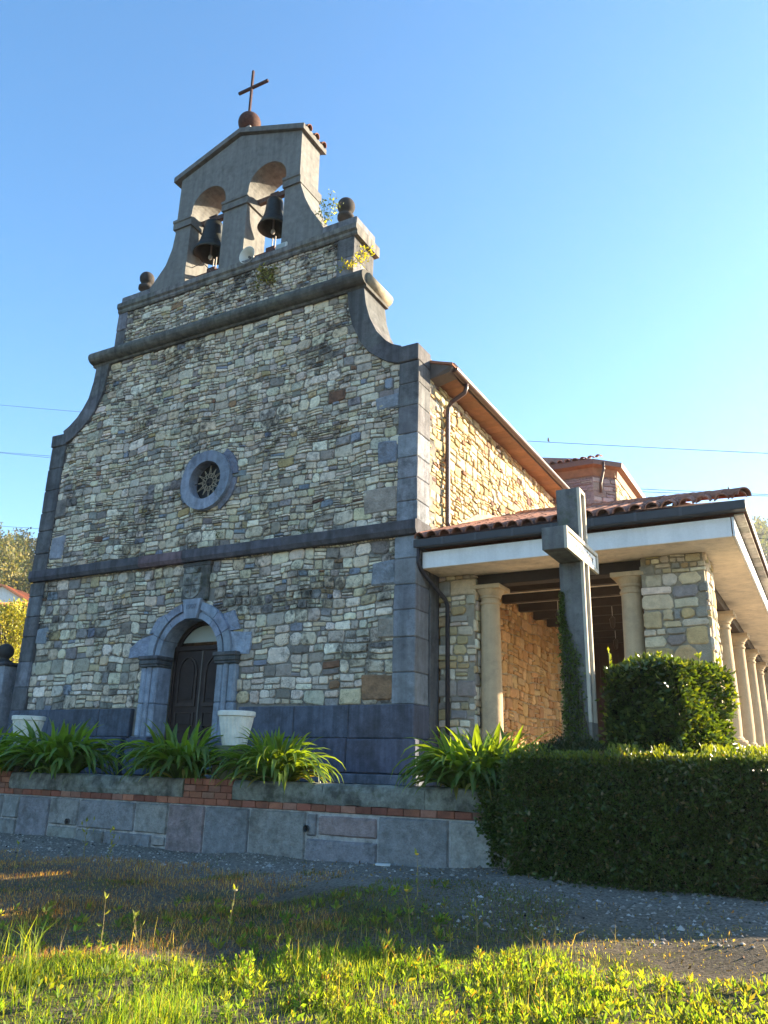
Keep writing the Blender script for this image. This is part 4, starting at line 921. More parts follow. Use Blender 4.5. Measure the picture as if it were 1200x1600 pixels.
m = MB(); m.box(-1.2, -.02, 2.55, .15, .02, 2.60, (.02, .02, .02), .004); m.box(-1.2, -.02, .4, .15, .02, .45, (.02, .02, .02), .004); m.build('rail', M['metal_dark'], t)
for k in range(9): m = MB(); m.tube([(-1.15+k*.15, 0, .3), (-1.15+k*.15, 0, 2.9)], .014, 6, (.02, .02, .02)); m.build('bar', M['metal_dark'], t)
m = MB(); m.box(-.42, .1, 0, -.22, .3, 2.62, (.7, .68, .62), .01); m.build('post', M['paint_white'], t)

# ================================================================== PLANTER WALL
WY = -2.6
pw = thing('planter_wall', 'low planter wall of grey stone blocks with red brick course and mossy kerb', 'wall', (0, 0, 0))
m = MB(); m.box(-5, WY+.0, -1.4, 8.6, WY+.24, -.34, (.40, .40, .40), .004); m.build('mortar_core', M['ashlar'], pw)
def bx(u, v=1290): return atY(u, v, WY).x
def bz(u, v): return atY(u, v, WY).z
ZT, ZB = -.345, -1.12
def block(x0, x1, z0, z1, col):
    n = 3; g = .012; x0 += g; x1 -= g; z0 += g; z1 -= g; vs = []; nx_ = max(3, int((x1-x0)/.12)); nz_ = max(3, int((z1-z0)/.12)); fs = []
    for j in range(nz_+1):
        for i in range(nx_+1):
            e = i in (0, nx_) or j in (0, nz_)
            fx = 0 if i == 0 else 1 if i == nx_ else min(max(i/nx_, .02/(x1-x0)), 1-.02/(x1-x0)) if 1 < i < nx_-1 else (.022/(x1-x0) if i == 1 else 1-.022/(x1-x0))
            fz = 0 if j == 0 else 1 if j == nz_ else j/nz_ if 1 < j < nz_-1 else (.022/(z1-z0) if j == 1 else 1-.022/(z1-z0))
            x = x0+(x1-x0)*fx+random.uniform(-.006, .006); z = z0+(z1-z0)*fz+random.uniform(-.006, .006)
            vs.append((x, WY+.004 if e else WY-.026-random.uniform(0, .022), z))
    for j in range(nz_):
        for i in range(nx_): a = j*(nx_+1)+i; fs.append((a, a+1, a+nx_+2, a+nx_+1))
    m = MB(); m.add(vs, fs, col); return m.build('ashlar_block', M['ashlar'], pw)
GB = [(.235, .245, .255), (.26, .265, .265), (.225, .235, .255), (.275, .28, .27)]; PK = (.27, .225, .225)
e = [bx(u) for u in (-190, -130, -60, 0, 26, 75, 121, 165, 210, 240, 262, 320, 390, 479, 497, 591, 703, 798, 905)]
X = dict(zip((-190, -130, -60, 0, 26, 75, 121, 165, 210, 240, 262, 320, 390, 479, 497, 591, 703, 798, 905), e))
zm = -.75
for u0, u1, z0, z1, c in ((-190, -130, ZB, ZT, GB[0]), (-130, -60, ZB, ZT, GB[1]), (-60, 0, zm, ZT, GB[2]), (-60, 26, ZB, zm, GB[1]), (0, 26, zm, ZT, GB[0]), (26, 75, ZB, ZT, GB[2]), (75, 121, -.80, ZT, GB[3]), (75, 121, ZB, -.80, GB[3]), (121, 210, -.82, ZT, GB[0]), (210, 262, -.82, ZT, GB[3]),
                          (121, 165, ZB, -.82, GB[0]), (165, 240, ZB, -.82, GB[2]), (240, 262, -1.0, -.84, GB[3]), (262, 320, ZB+.06, ZT, PK), (320, 390, ZB, ZT, GB[2]), (390, 479, ZB+.08, ZT, GB[1]), (479, 497, -.68, ZT-.02, GB[0]), (497, 591, -.66, ZT-.03, PK), (479, 591, ZB, -.69, GB[2]), (591, 703, ZB, ZT, GB[0]), (703, 798, ZB, ZT, (.33, .33, .31)), (798, 905, ZB, ZT, GB[1])):
    block(X[u0], X[u1], z0, z1, jcol(c, .08))
for u, v in ((109, 1283), (482, 1294)):
    p = atY(u, v, WY); m = MB(); m.lathe([(.045, -.075), (.045, .05), (.034, .05), (.034, -.075)], (p.x, WY, p.z), 14, (.10, .10, .10), 'Y', cap=False); m.lathe([(.034, -.04), (.034, -.03)], (p.x, WY, p.z), 12, (.005, .005, .005), 'Y'); m.build('drain_pipe', M['metal_dark'], pw)
BR = [(.26, .10, .065), (.30, .125, .08), (.22, .085, .06), (.27, .135, .10)]
k = -4.2
while k < 8.4:
    m = MB(); m.box(k+.005, WY-.03, -.335, k+.245, WY+.2, -.242, jcol(random.choice(BR), .12), .006, .002); m.build('brick', M['brick'], pw); k += .25
def stack(u0, u1):
    x0, x1 = atY(u0, 1235, WY).x, atY(u1, 1235, WY).x
    for r in range(3):
        k = x0-(.12 if r % 2 == 0 else 0)
        while k < x1-.02:
            a, b = max(k, x0), min(k+.25, x1)
            if b-a > .04: m = MB(); m.box(a+.005, WY-.02, -.237+r*.098, b-.005, WY+.2, -.237+r*.098+.090, jcol(random.choice(BR), .12), .006, .002); m.build('brick', M['brick'], pw)
            k += .25
    return x0, x1
s0 = stack(288, 364); s1 = stack(-40, 14)
def kerb(x0, x1):
    n = max(1, round((x1-x0)/1.6)); w_ = (x1-x0)/n
    for i in range(n):
        a, b = x0+i*w_+.004, x0+(i+1)*w_-.004; vs, fs = [], []; N_ = 14
        prof = [(-.02, -.236), (-.035, -.16), (-.03, -.05), (-.01, .02), (.03, .045), (.14, .05), (.22, .03), (.24, -.236)]
        for j in range(N_+1):
            x = a+(b-a)*j/N_
            for (y, z) in prof: vs.append((x, WY+y+random.uniform(-.008, .008), z+random.uniform(-.008, .008)))
        q = len(prof)
        for j in range(N_):
            for c in range(q): fs.append((j*q+c, j*q+(c+1) % q, (j+1)*q+(c+1) % q, (j+1)*q+c))
        fs += [tuple(range(q))[::-1], tuple(range(N_*q, N_*q+q))]
        m = MB(); m.add(vs, fs, jcol((.20, .205, .185), .1)); m.build('kerb_block', M['kerb'], pw)
kerb(-4.2, s1[0]-.01); kerb(s1[1]+.01, s0[0]-.01); kerb(s0[1]+.01, 8.5)

# ================================================================== POTS
def pot(label, x, y, zb):
    t = thing('flower_pot', label, 'flower pot', (x, y, zb), 'white ribbed flower pots'); n = 72; vs = []; fs = []
    prof = [(.20, 0, .0), (.205, .02, .6), (.285, .44, 1), (.29, .46, .2), (.315, .475, 0), (.318, .545, 0), (.30, .555, 0), (.285, .54, 0), (.26, .46, 0)]
    for r, z, fl in prof:
        for k in range(n): a = 2*PI*k/n; rr = r+.007*fl*math.cos(a*22); vs.append((rr*math.cos(a), rr*math.sin(a), z))
    for i in range(len(prof)-1):
        for k in range(n): a, b = i*n+k, i*n+(k+1) % n; fs.append((a, b, b+n, a+n))
    fs.append(tuple(range(n))[::-1]); m = MB(); m.add(vs, fs, (.66, .66, .60)); m.build('pot_body', M['pot'], t)
    m = MB(); m.lathe([(.27, .45), (.2, .47), (.001, .475)], (0, 0, 0), 18, (.07, .05, .035)); m.build('soil', M['soil'], t); return t
p = atY(366, 1165, -1.95); pot('white ribbed flower pot in front of the church door, right one of the pair', p.x, -1.95, p.z)
m = MB(); m.box(p.x-.24, -2.2, 0, p.x+.24, -1.72, p.z-.003, (.16, .17, .11), .02); tag(m.build('pot_pedestal', M['kerb']), 'mossy square stone pedestal under the right white flower pot', 'pedestal')
p2 = atY(46, 1119, -1.95); pot('white ribbed flower pot at the left edge behind the big strap-leaved plant', p2.x, -1.95, p2.z-.555)
m = MB(); m.box(p2.x-.24, -2.2, 0, p2.x+.24, -1.72, p2.z-.558, (.16, .17, .12), .02); tag(m.build('pot_pedestal', M['kerb']), 'square stone pedestal hidden under the left white flower pot', 'pedestal')

# ================================================================== AGAPANTHUS CLUMPS
def strap(th0, curl, L_, w_, col, tip=(.0,)):
    vs, fs = [], []; n = 8; x = z = 0.0; th = th0
    for i in range(n+1):
        f = i/n; hw = w_*.5*(1-max(0, (f-.55)/.45)**1.8)*(.75+.25*min(1, f*4))+.001; nx_, nz_ = -math.sin(th), math.cos(th)
        vs += [(x+nx_*hw*.45, hw, z+nz_*hw*.45), (x, 0, z), (x+nx_*hw*.45, -hw, z+nz_*hw*.45)]
        st = L_/n; x += math.cos(th)*st; z += math.sin(th)*st; th = th0-curl*((i+1)/n)**1.35
    for i in range(n): a = i*3; fs += [(a, a+1, a+4, a+3), (a+1, a+2, a+5, a+4)]
    m = MB(); m.add(vs, fs, col); return m.mesh('leaf', M['agapanthus'], True)
AG = [strap(R(t0), R(c)*1.05, l, w_*1.6, jcol(tuple(q*1.3 for q in col), .1)) for t0, c, l, w_, col in (
    (82, 60, .80, .042, (.07, .125, .03)), (75, 95, .85, .046, (.06, .115, .028)), (65, 110, .88, .045, (.07, .13, .03)), (55, 105, .82, .044, (.08, .14, .032)), (45, 110, .80, .048, (.065, .12, .03)),
    (35, 100, .74, .042, (.07, .12, .03)), (70, 135, .95, .046, (.075, .13, .03)), (50, 130, .9, .044, (.06, .11, .028)), (85, 35, .72, .036, (.09, .16, .035)), (28, 85, .6, .04, (.16, .15, .045)), (60, 150, .98, .046, (.065, .12, .03)))]
def agapanthus(label, u, v, y, n, rx, ry, sc):
    p = atY(u, v, y); t = thing('agapanthus', label, 'plant', (p.x, y, .02), 'strap-leaved plants along the planter wall')
    for i in range(n):
        a = random.uniform(0, 2*PI); r = math.sqrt(random.random()); x0, y0 = rx*r*math.cos(a), ry*r*math.sin(a)
        yaw = math.atan2(y0/ry, x0/rx)+random.gauss(0, .55); k = random.randrange(len(AG)) if r > .35 else random.choice((0, 1, 8, 8, 2, 6))
        if k == 9 and random.random() < .45: k = 3
        link('leaf', AG[k], t, (x0, y0, random.uniform(-.02, .03)), (random.uniform(-.25, .25), random.uniform(-.12, .12), yaw), sc*random.uniform(.78, 1.12))
    return t
agapanthus('green strap-leaved plant cut off by the left picture edge', -18, 1203, -2.38, 110, .34, .16, 1.3)
agapanthus('big dark green strap-leaved plant beside the left flower pot', 85, 1203, -2.38, 240, .60, .2, 1.35)
agapanthus('dark green strap-leaved plant in front of the church door', 280, 1213, -2.38, 200, .40, .18, 1.25)
agapanthus('sunlit yellow-green strap-leaved plant right of the white flower pot', 428, 1213, -2.38, 215, .36, .18, 1.12)
agapanthus('strap-leaved plant in front of the facade corner, spilling over the kerb', 740, 1223, -2.38, 240, .40, .18, 1.14)
agapanthus('upright sunlit strap-leaved plant against the left portico column', 775, 1205, -1.95, 180, .34, .2, 1.2)

# ================================================================== CONCRETE CROSS
KX = 0.865                                    # nearer to the viewer than the portico eaves
def nx(x): return CAM[0]+KX*(x-CAM[0])
def ny(y): return CAM[1]+KX*(y-CAM[1])
def nz(z): return CAM[2]+KX*(z-CAM[2])
CXF, CXB = nx(8.697), nx(8.31)
CX0, CY0 = nx(8.5), ny(-.63)
cr = thing('concrete_cross', 'tall weathered concrete cross with white plate on its arms, beside the portico', 'cross', (CX0, CY0, 0))
def cb(x0, y0, z0, x1, y1, z1, col=(.165, .172, .172), ch=.006):
    m.box(x0-CX0, y0-CY0, z0, x1-CX0, y1-CY0, z1, col, ch)
RD = .042; A0, A1, B0, B1 = ny(-.80), ny(-.456), ny(-1.65), ny(.18); Z0, Z1, ST = nz(3.44), nz(3.79), nz(4.665); e_ = .056; LT = (.50, .46, .38)
m = MB(); cb(CXB, A0, -.02, CXF-RD, A1, Z0-.003); cb(CXB, A0, Z1+.003, CXF-RD, A1, ST)
cb(CXF-RD+.0005, A0, -.02, CXF, A1, .9, (.28, .27, .24), .003)
shaft = m.build('shaft', M['concrete'], cr)
m = MB()
for a, b in ((A0, A0+e_), (A1-e_, A1)): cb(CXF-RD+.0005, a, .9, CXF, b, Z0-.003, LT, .003); cb(CXF-RD+.0005, a, Z1+.003, CXF, b, ST, LT, .003)
cb(CXF-RD+.0005, A0+e_, ST-e_, CXF, A1-e_, ST, LT, .003)
m.build('shaft_rim', M['stone_pale'], shaft)
m = MB(); cb(CXB, B0, Z0, CXF-RD, B1, Z1); arms = m.build('cross_arms', M['concrete'], cr)
m = MB()
cb(CXF-RD+.0005, B0, Z0, CXF, B1, Z0+e_, LT, .003); cb(CXF-RD+.0005, B0, Z1-e_, CXF, B1, Z1, LT, .003)
cb(CXF-RD+.0005, B0, Z0+e_, CXF, B0+e_, Z1-e_, LT, .003); cb(CXF-RD+.0005, B1-e_, Z0+e_, CXF, B1, Z1-e_, LT, .003); m.build('arm_rim', M['stone_pale'], arms)
m = MB(); cb(CXF-RD+.001, B0+e_+.012, Z0+e_+.01, CXF-RD+.02, B1-e_-.012, Z1-e_-.01, (.80, .79, .76), .002); pl = m.build('plate', M['paint_white'], cr)
text('lettering', 'En tus manos Señor', .142, (CXF-RD+.021-CX0, (B0+B1)/2-CY0, (Z0+Z1)/2+.005), (R(90), 0, R(90)), M['metal_dark'], pl, .004, (.10, .10, .11))

# ================================================================== HEDGES, IVY
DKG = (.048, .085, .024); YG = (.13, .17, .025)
def hedge_face(n, org, du, dv, nrm, size, col, bump=.06, alt=None, pa=0, spread=.8, up=.25, asp=.5, rb=None):
    uv = rng.random((n, 2)); P = np.array(org)+uv[:, :1]*np.array(du)+uv[:, 1:]*np.array(dv)
    ph = 2.1; lump = np.sin(P@np.array([5.1, 3.3, 4.2])+ph)+np.sin(P@np.array([-2.3, 6.1, 7.7])); P = P+np.array(nrm)*((lump*.5*bump)[:, None]+rng.normal(size=(n, 1))*bump*.5)
    if rb: P = roundbox(P, *rb)
    return leaf_cloud(P, np.tile(nrm, (n, 1)).astype(float), rng.uniform(*size, n), colvar(n, col, .28, alt, pa), asp, spread, .25, up)
def roundbox(P, lo, hi, r, wob=.05):
    lo = np.array(lo); hi = np.array(hi); q = np.clip(P, lo+r, hi-r); d = P-q; L_ = np.linalg.norm(d, axis=1, keepdims=True)
    w_ = 1+wob/r*(np.sin(P[:, :1]*2.7+1)*np.cos(P[:, 1:2]*3.1+P[:, 2:3]*2.3)+.6*np.sin(P[:, :1]*6.3+P[:, 2:3]*4.7))*.6
    return np.where(L_ > 1e-6, q+d/np.maximum(L_, 1e-6)*np.minimum(L_, r*w_+rng.normal(size=L_.shape)*.018), P)
def joinc(parts):
    Vs, Ts, Cs = [], [], []; o = 0
    for v_, t_, c_ in parts: Vs.append(v_); Ts.append(t_+o); Cs.append(c_); o += len(v_)
    return np.concatenate(Vs), np.concatenate(Ts), np.concatenate(Cs)
hx0, hx1, hy0, hy1, hz0, hz1 = 8.2, 11.32, -3.2, -2.4, -1.05, .46
hd_ = thing('hedge', 'long low clipped hedge with sunlit yellow-green top at the right', 'hedge', (0, 0, 0))
m = MB(); m.box(hx0+.20, hy0+.16, hz0-.1, hx1-.06, hy1-.12, hz1-.11, (.012, .014, .008), .08); m.build('branch_core', M['bark'], hd_)
LZ = (.030, .058)
RB = ((hx0, hy0, hz0-.4), (hx1+.3, hy1+.1, hz1), .20, .05)
parts = [hedge_face(32000, (hx0, hy0, hz0), (hx1-hx0, 0, 0), (0, 0, hz1-hz0), (0, -1, 0), LZ, DKG, .07, (.10, .085, .05), .04, 1.0, rb=RB), hedge_face(26000, (hx0, hy0, hz1), (hx1-hx0, 0, 0), (0, hy1-hy0, 0), (0, 0, 1), LZ, (.07, .11, .022), .06, YG, .45, .9, .5, rb=RB),  # top leaves coloured lighter and yellower for the sun on them
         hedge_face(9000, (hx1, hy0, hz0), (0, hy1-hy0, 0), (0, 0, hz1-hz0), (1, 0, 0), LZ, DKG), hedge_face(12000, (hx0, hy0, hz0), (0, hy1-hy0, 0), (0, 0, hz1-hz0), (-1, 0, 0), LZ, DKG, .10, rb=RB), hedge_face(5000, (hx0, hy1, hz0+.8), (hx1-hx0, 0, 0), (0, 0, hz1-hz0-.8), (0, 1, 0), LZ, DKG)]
# a second, looser shell of stray twigs
parts.append(hedge_face(3500, (hx0, hy0-.05, hz0+.1), (hx1-hx0, 0, 0), (0, 0, hz1-hz0-.05), (0, -1, 0), (.04, .075), (.045, .075, .02), .12, (.13, .11, .06), .12, 1.2))
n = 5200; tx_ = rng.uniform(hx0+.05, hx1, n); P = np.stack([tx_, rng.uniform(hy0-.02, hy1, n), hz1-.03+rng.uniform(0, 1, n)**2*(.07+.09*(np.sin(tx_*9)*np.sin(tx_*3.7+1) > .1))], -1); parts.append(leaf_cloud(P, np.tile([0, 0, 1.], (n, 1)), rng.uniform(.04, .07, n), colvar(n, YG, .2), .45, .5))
# ragged ivy-like left end hanging over the kerb
n = 9000; uu = rng.random((n, 2)); P = np.stack([hx0+.05-.50*uu[:, 0]**1.5, WY-.10+.5*rng.normal(size=n)*.3, .36-uu[:, 1]*(1.40-.75*uu[:, 0])-.12*uu[:, 0]+.06*np.sin(uu[:, 0]*17)], -1); parts.append(leaf_cloud(P, np.tile([-.5, -.8, 0], (n, 1)), rng.uniform(.035, .06, n), colvar(n, DKG, .3), .7, .8))
n = 700; P = np.stack([bx(778)+rng.normal(size=n)*.05, np.full(n, WY-.06)+rng.normal(size=n)*.03, rng.uniform(-.85, -.05, n)], -1); parts.append(leaf_cloud(P, np.tile([0, -1., -.3], (n, 1)), rng.uniform(.035, .06, n), colvar(n, DKG, .3), .7, .7))
V, T, C = joinc(parts); link('leaves', npmesh('leaves', V, T, M['hedge'], C), hd_, kind='stuff')
m = MB()
for k in range(110):
    x = random.uniform(hx0, hx1); low = random.random() < .6; z = random.uniform(-1.02, -.55) if low else random.uniform(-.4, .45); q = Vector((x, hy0+.04, z)); e2 = q+Vector((random.gauss(0, .10), -random.uniform(.04, .12), random.uniform(-.02, .22))); m.tube([q, q.lerp(e2, .5)+Vector((random.gauss(0, .02), 0, .02)), e2], [.005, .004, .002], 4, (.16, .12, .08))
m.build('twigs', M['bark'], hd_, kind='stuff')

# clipped laurel block beside the cross, turned so that its corner faces the viewer
ph = R(24); K = Vector((nx(9.93), ny(-.85))); dl = Vector((-math.cos(ph), math.sin(ph))); dr = Vector((math.sin(ph), math.cos(ph))); Ll, Lr, bz0, bz1 = 1.04, 1.18, .0, nz(1.80)
lb = thing('laurel_bush', 'clipped square laurel bush with glossy sunlit right side beside the cross', 'bush', (0, 0, 0))
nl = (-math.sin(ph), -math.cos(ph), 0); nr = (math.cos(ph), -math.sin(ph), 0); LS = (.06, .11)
kp = [K+dl*.07+dr*.07, K+dl*(Ll-.07)+dr*.07, K+dl*(Ll-.07)+dr*(Lr-.07), K+dl*.07+dr*(Lr-.07)]
m = MB(); m.prism([(q.x, q.y) for q in kp], bz0, bz1-.07, lambda a, b, d: (a, b, d), (), (.010, .012, .007)); m.build('branch_core', M['bark'], lb)
v3 = lambda q, z=0: (q.x, q.y, z)
parts = [hedge_face(700, v3(K, bz0), v3(dl*Ll), (0, 0, bz1-bz0+.05), nl, (.07, .11), (.06, .10, .025), .2, YG, .15, 1.1, .4, .48), hedge_face(3600, v3(K, bz0), v3(dl*Ll), (0, 0, bz1-bz0), nl, LS, (.035, .065, .02), .05, None, 0, .9, .3, .48), hedge_face(3400, v3(K, bz0), v3(dr*Lr), (0, 0, bz1-bz0), nr, LS, (.05, .09, .022), .05, YG, .18, .9, .3, .48),  # sunlit right face and top get lighter leaf colours than the shaded left face
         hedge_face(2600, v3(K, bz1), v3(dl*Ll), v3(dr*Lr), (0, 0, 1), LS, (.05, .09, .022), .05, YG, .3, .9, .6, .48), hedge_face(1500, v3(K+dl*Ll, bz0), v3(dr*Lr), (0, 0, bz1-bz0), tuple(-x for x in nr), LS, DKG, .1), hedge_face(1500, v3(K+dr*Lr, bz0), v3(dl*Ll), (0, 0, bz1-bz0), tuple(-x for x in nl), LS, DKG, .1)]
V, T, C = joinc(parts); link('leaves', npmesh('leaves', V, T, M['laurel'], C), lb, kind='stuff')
m = MB(); Ps = []
for f, g, h in ((.97, .05, .24), (.28, .1, .13), (.6, .3, .16), (.02, .5, .14), (.05, .9, .12), (.45, .1, .1)):
    q = K+dl*Ll*f+dr*Lr*g; m.tube([v3(q, bz1-.1), v3(q, bz1+h)], .006, 5, (.15, .2, .04)); Ps += [(q.x, q.y, bz1+h*s) for s in (.3, .5, .6, .75, .85, .95, 1, 1)]
m.build('shoot_stem', M['hedge'], lb)
P = np.array(Ps); V, T, C = leaf_cloud(P, np.tile([0, 0, 1.], (len(P), 1)), rng.uniform(.07, .10, len(P)), colvar(len(P), (.22, .27, .03), .15), .5, .6); link('shoot_leaves', npmesh('shoot_leaves', V, T, M['laurel'], C), lb)
# ivy on the shaft and the dark mound at its foot
iv = thing('ivy', 'dark ivy climbing the shaded left side of the concrete cross shaft', 'ivy', (0, 0, 0))
n = 4200; zz_ = rng.random(n)**1.7*2.6; wf_ = .44*(1-(zz_/2.75)**1.8)+.05*np.sin(zz_*5); wf_ = wf_*rng.uniform(.55, 1.1, n); P = np.stack([CXB+rng.random(n)*np.clip(wf_, .03, .40)*.85, A0-.012-np.abs(rng.normal(size=n))*.018, zz_], -1)
n2 = 1500; P2 = np.stack([CXB-.01-np.abs(rng.normal(size=n2))*.02, rng.uniform(A0, A1, n2), rng.random(n2)**1.2*2.4], -1); P = np.concatenate([P, P2])
V, T, C = leaf_cloud(P, np.concatenate([np.tile([0, -1., 0], (n, 1)), np.tile([-1., 0, 0], (n2, 1))]), rng.uniform(.022, .045, n+n2), colvar(n+n2, (.06, .105, .03), .4), .8, .6); link('leaves', npmesh('leaves', V, T, M['hedge'], C), iv, kind='stuff')
m = MB()
for k in range(7): x = CXB+.02+k*.045; m.tube([(x, A0-.005, 0), (x+random.uniform(-.04, .04), A0-.006, .8), (max(CXB, x+random.uniform(-.08, .04)), A0-.006, 1.9-.15*k)], .008, 5, (.08, .07, .05))
m.build('stem', M['bark'], iv)
mo = thing('shrub', 'low dark shrub mound at the foot of the concrete cross', 'shrub', (nx(8.45), ny(-1.0), 0))
n = 9000; d = unit(rng.normal(size=(n, 3))); d[:, 2] = np.abs(d[:, 2]); P = d*np.array([.74, .42, .64])*(1+rng.normal(size=(n, 1))*.06)
V, T, C = leaf_cloud(P, d, rng.uniform(.03, .055, n), colvar(n, (.028, .045, .018), .3), .6, .7); link('leaves', npmesh('leaves', V, T, M['hedge'], C), mo, kind='stuff')
m = MB(); m.lathe([(.38, 0), (.37, .25), (.30, .4), (.15, .5), (.001, .52)], (0, 0, 0), 16, (.010, .012, .007)); m.build('branch_core', M['bark'], mo)

# ================================================================== WEEDS ON THE MASONRY
def sprig(name, label, p, dirs, n, ls, col, alt, stem=.004, spread=.7):
    t = thing(name, label, 'plant', p, 'weeds growing on the masonry'); m = MB(); Ps = []
    for d in dirs:
        d = Vector(d); q = Vector((random.uniform(-.03, .03), 0, 0)); pts = [q+d*f+Vector((random.uniform(-.03, .03)*f, 0, random.uniform(-.02, .02))) for f in (0, .35, .7, 1)]; m.tube(pts, stem, 5, (.16, .13, .08))
        for k in range(n): f = random.uniform(.25, 1.02); Ps.append(tuple(q+d*f+Vector([random.gauss(0, .045) for _ in range(3)])))
    m.build('stem', M['bark'], t); P = np.array(Ps); V, T, C = leaf_cloud(P, unit(rng.normal(size=(len(P), 3))), rng.uniform(*ls, len(P)), colvar(len(P), col, .25, alt, .3), .5, spread); link('foliage', npmesh('foliage', V, T, M['grass'], C), t)
p = atY(508, 352, -.04); sprig('wall_shrub', 'grey-green shrub growing on the parapet between gable and right ball', tuple(p), [(-.1, 0, .75), (.1, .05, .95), (.25, 0, .7), (-.3, .05, .5), (.4, 0, .5)], 26, (.05, .10), (.12, .15, .10), (.3, .32, .05))
p = atY(548, 421, -.15); sprig('wall_weed', 'yellowish weed on the roll cornice at the foot of the right pier', tuple(p), [(-.15, 0, .3), (.05, 0, .35), (.2, 0, .45), (.25, 0, .2), (-.3, 0, .15)], 22, (.05, .09), (.26, .24, .05), (.4, .32, .06))
p = atX(565, 395, 3.76); sprig('wall_weed', 'yellow weed climbing the sunlit side of the right pier', (3.78, p.y, p.z-.3), [(.06, .1, .35), (.08, .3, .6), (.05, .0, .5)], 24, (.05, .09), (.32, .28, .05), (.22, .24, .05))
p = atY(418, 428, -.05); sprig('wall_weed', 'dry grass tuft hanging from the rubble below the loudspeaker', tuple(p), [(-.25, -.08, -.3), (-.1, -.1, .12), (.2, -.08, -.35), (.1, -.1, -.2), (.3, -.08, .05)], 30, (.08, .16), (.15, .14, .08), (.24, .2, .1))
p = atY(340, 838, -.14); sprig('wall_weed', 'small moss tuft on the string course above the crest', tuple(p), [(-.05, 0, .06), (.06, 0, .08)], 22, (.03, .05), (.06, .08, .03), None)
p = atY(475, 832, -.14); sprig('wall_weed', 'dark moss tuft on the string course right of the round window', tuple(p), [(-.12, 0, .05), (.12, 0, .07)], 26, (.03, .05), (.05, .07, .03), None)

# ================================================================== WIRES AND BIRDS
def wire(label, pts, y0=46, r=.022):
    Pw = [atY(u, v, y0) for u, v in pts]; xs_ = [p.x for p in Pw]; zs_ = [p.z for p in Pw]; co = np.polyfit(xs_, zs_, 2 if len(pts) > 2 else 1); m = MB()
    X0, X1 = min(xs_)-30, max(xs_)+30; m.tube([(x, y0, float(np.polyval(co, x))) for x in np.linspace(X0, X1, 40)], r, 5, (.05, .055, .06)); return tag(m.build('power_line', M['metal_dark']), label, 'wire', 'power lines behind the church')
wire('topmost overhead wire, passing behind the upper facade curve', [(0, 633), (125, 643), (827, 690), (1200, 708)])
wire('overhead wire meeting the facade edge below the left shoulder', [(0, 707), (80, 712), (975, 764), (1200, 772)])
wire('overhead wire running just under the bird to the right', [(60, 713.5), (975, 767.5), (1200, 775)])
wire('lowest overhead wire, crossing just above the left hill', [(0, 822), (62, 826), (1180, 834), (1200, 835)])
wire('faint overhead wire low at the right above the hazy hill', [(1120, 840), (1160, 841), (1200, 842)])
for lb_, u, v in (('small dark bird perched on the topmost wire above the tower roof', 857, 690), ('small dark bird perched on the wire above the portico tiles', 1139, 768)):
    p = atY(u, v, 46); t = thing('bird', lb_, 'bird', (p.x, 46, p.z)); m = MB()
    m.lathe([(.001, -.02), (.05, .03), (.085, .10), (.08, .19), (.05, .25), (.055, .29), (.05, .33), (.001, .36)], (0, 0, 0), 10, (.02, .02, .025)); m.add([(.04, -.01, .10), (.04, .01, .10), (.13, .0, -.10), (.10, -.03, -.12), (.10, .03, -.12)], [(0, 1, 4, 2), (0, 2, 3), (0, 3, 4, 1)], (.02, .02, .025)); m.add([(-.05, -.01, .31), (-.05, .01, .31), (-.05, 0, .33), (-.10, 0, .305)], [(0, 1, 3), (1, 2, 3), (2, 0, 3)], (.06, .05, .03)); m.build('body', M['metal_dark'], t)

# ================================================================== GRAVEL, GRASS, WEEDS
def in_view(n, d0, d1, a0=-31, a1=31):
    a = np.radians(rng.uniform(a0-29.15, a1-29.15, n)); d = np.sqrt(rng.uniform(d0*d0, d1*d1, n)); return CAM[0]+np.sin(a)*d, CAM[1]+np.cos(a)*d, d
def nz2(x, y, s, ph=0): return np.sin(x*s+1.3*np.sin(y*s*.7+ph)+ph)*np.cos(y*s*1.1+1.7*np.sin(x*s*.6+ph))
# gravel
n = 16000; x, y, d = in_view(n, 8.0, 17); k = (y < WY-.03) & (y > -4.0+.45*nz2(x, y, 1.1)) & (rng.random(n) < np.clip((y+4.6)/1.3, .12, 1)); k |= (y < WY-.03) & (x > 8.0) & (y > -5.2) & (rng.random(n) < .8)
x, y = x[k], y[k]; n = len(x); r = rng.uniform(.008, .026, n)*np.where(rng.random(n) < .05, 1.8, 1); base = np.array([[1, 0, 0], [0, 1, 0], [-1, 0, 0], [0, -1, 0], [0, 0, .8]])
th = rng.uniform(0, 6.28, n); B_ = base[None]*r[:, None, None]*rng.uniform(.6, 1.35, (n, 5, 1)); c_, s_ = np.cos(th)[:, None], np.sin(th)[:, None]
V = np.stack([B_[..., 0]*c_-B_[..., 1]*s_+x[:, None], B_[..., 0]*s_+B_[..., 1]*c_+y[:, None], B_[..., 2]+gz(x, y)[:, None]+.002], -1).reshape(-1, 3); q = (np.arange(n)*5)[:, None, None]
T = (q+np.array([[0, 1, 4], [1, 2, 4], [2, 3, 4], [3, 0, 4]])[None]).reshape(-1, 3); C = np.repeat(colvar(n, (.29, .265, .23), .35, (.42, .4, .37), .12), 5, 0)
link('gravel', npmesh('gravel', V, T, M['rubble_clean'], C), kind='stuff')
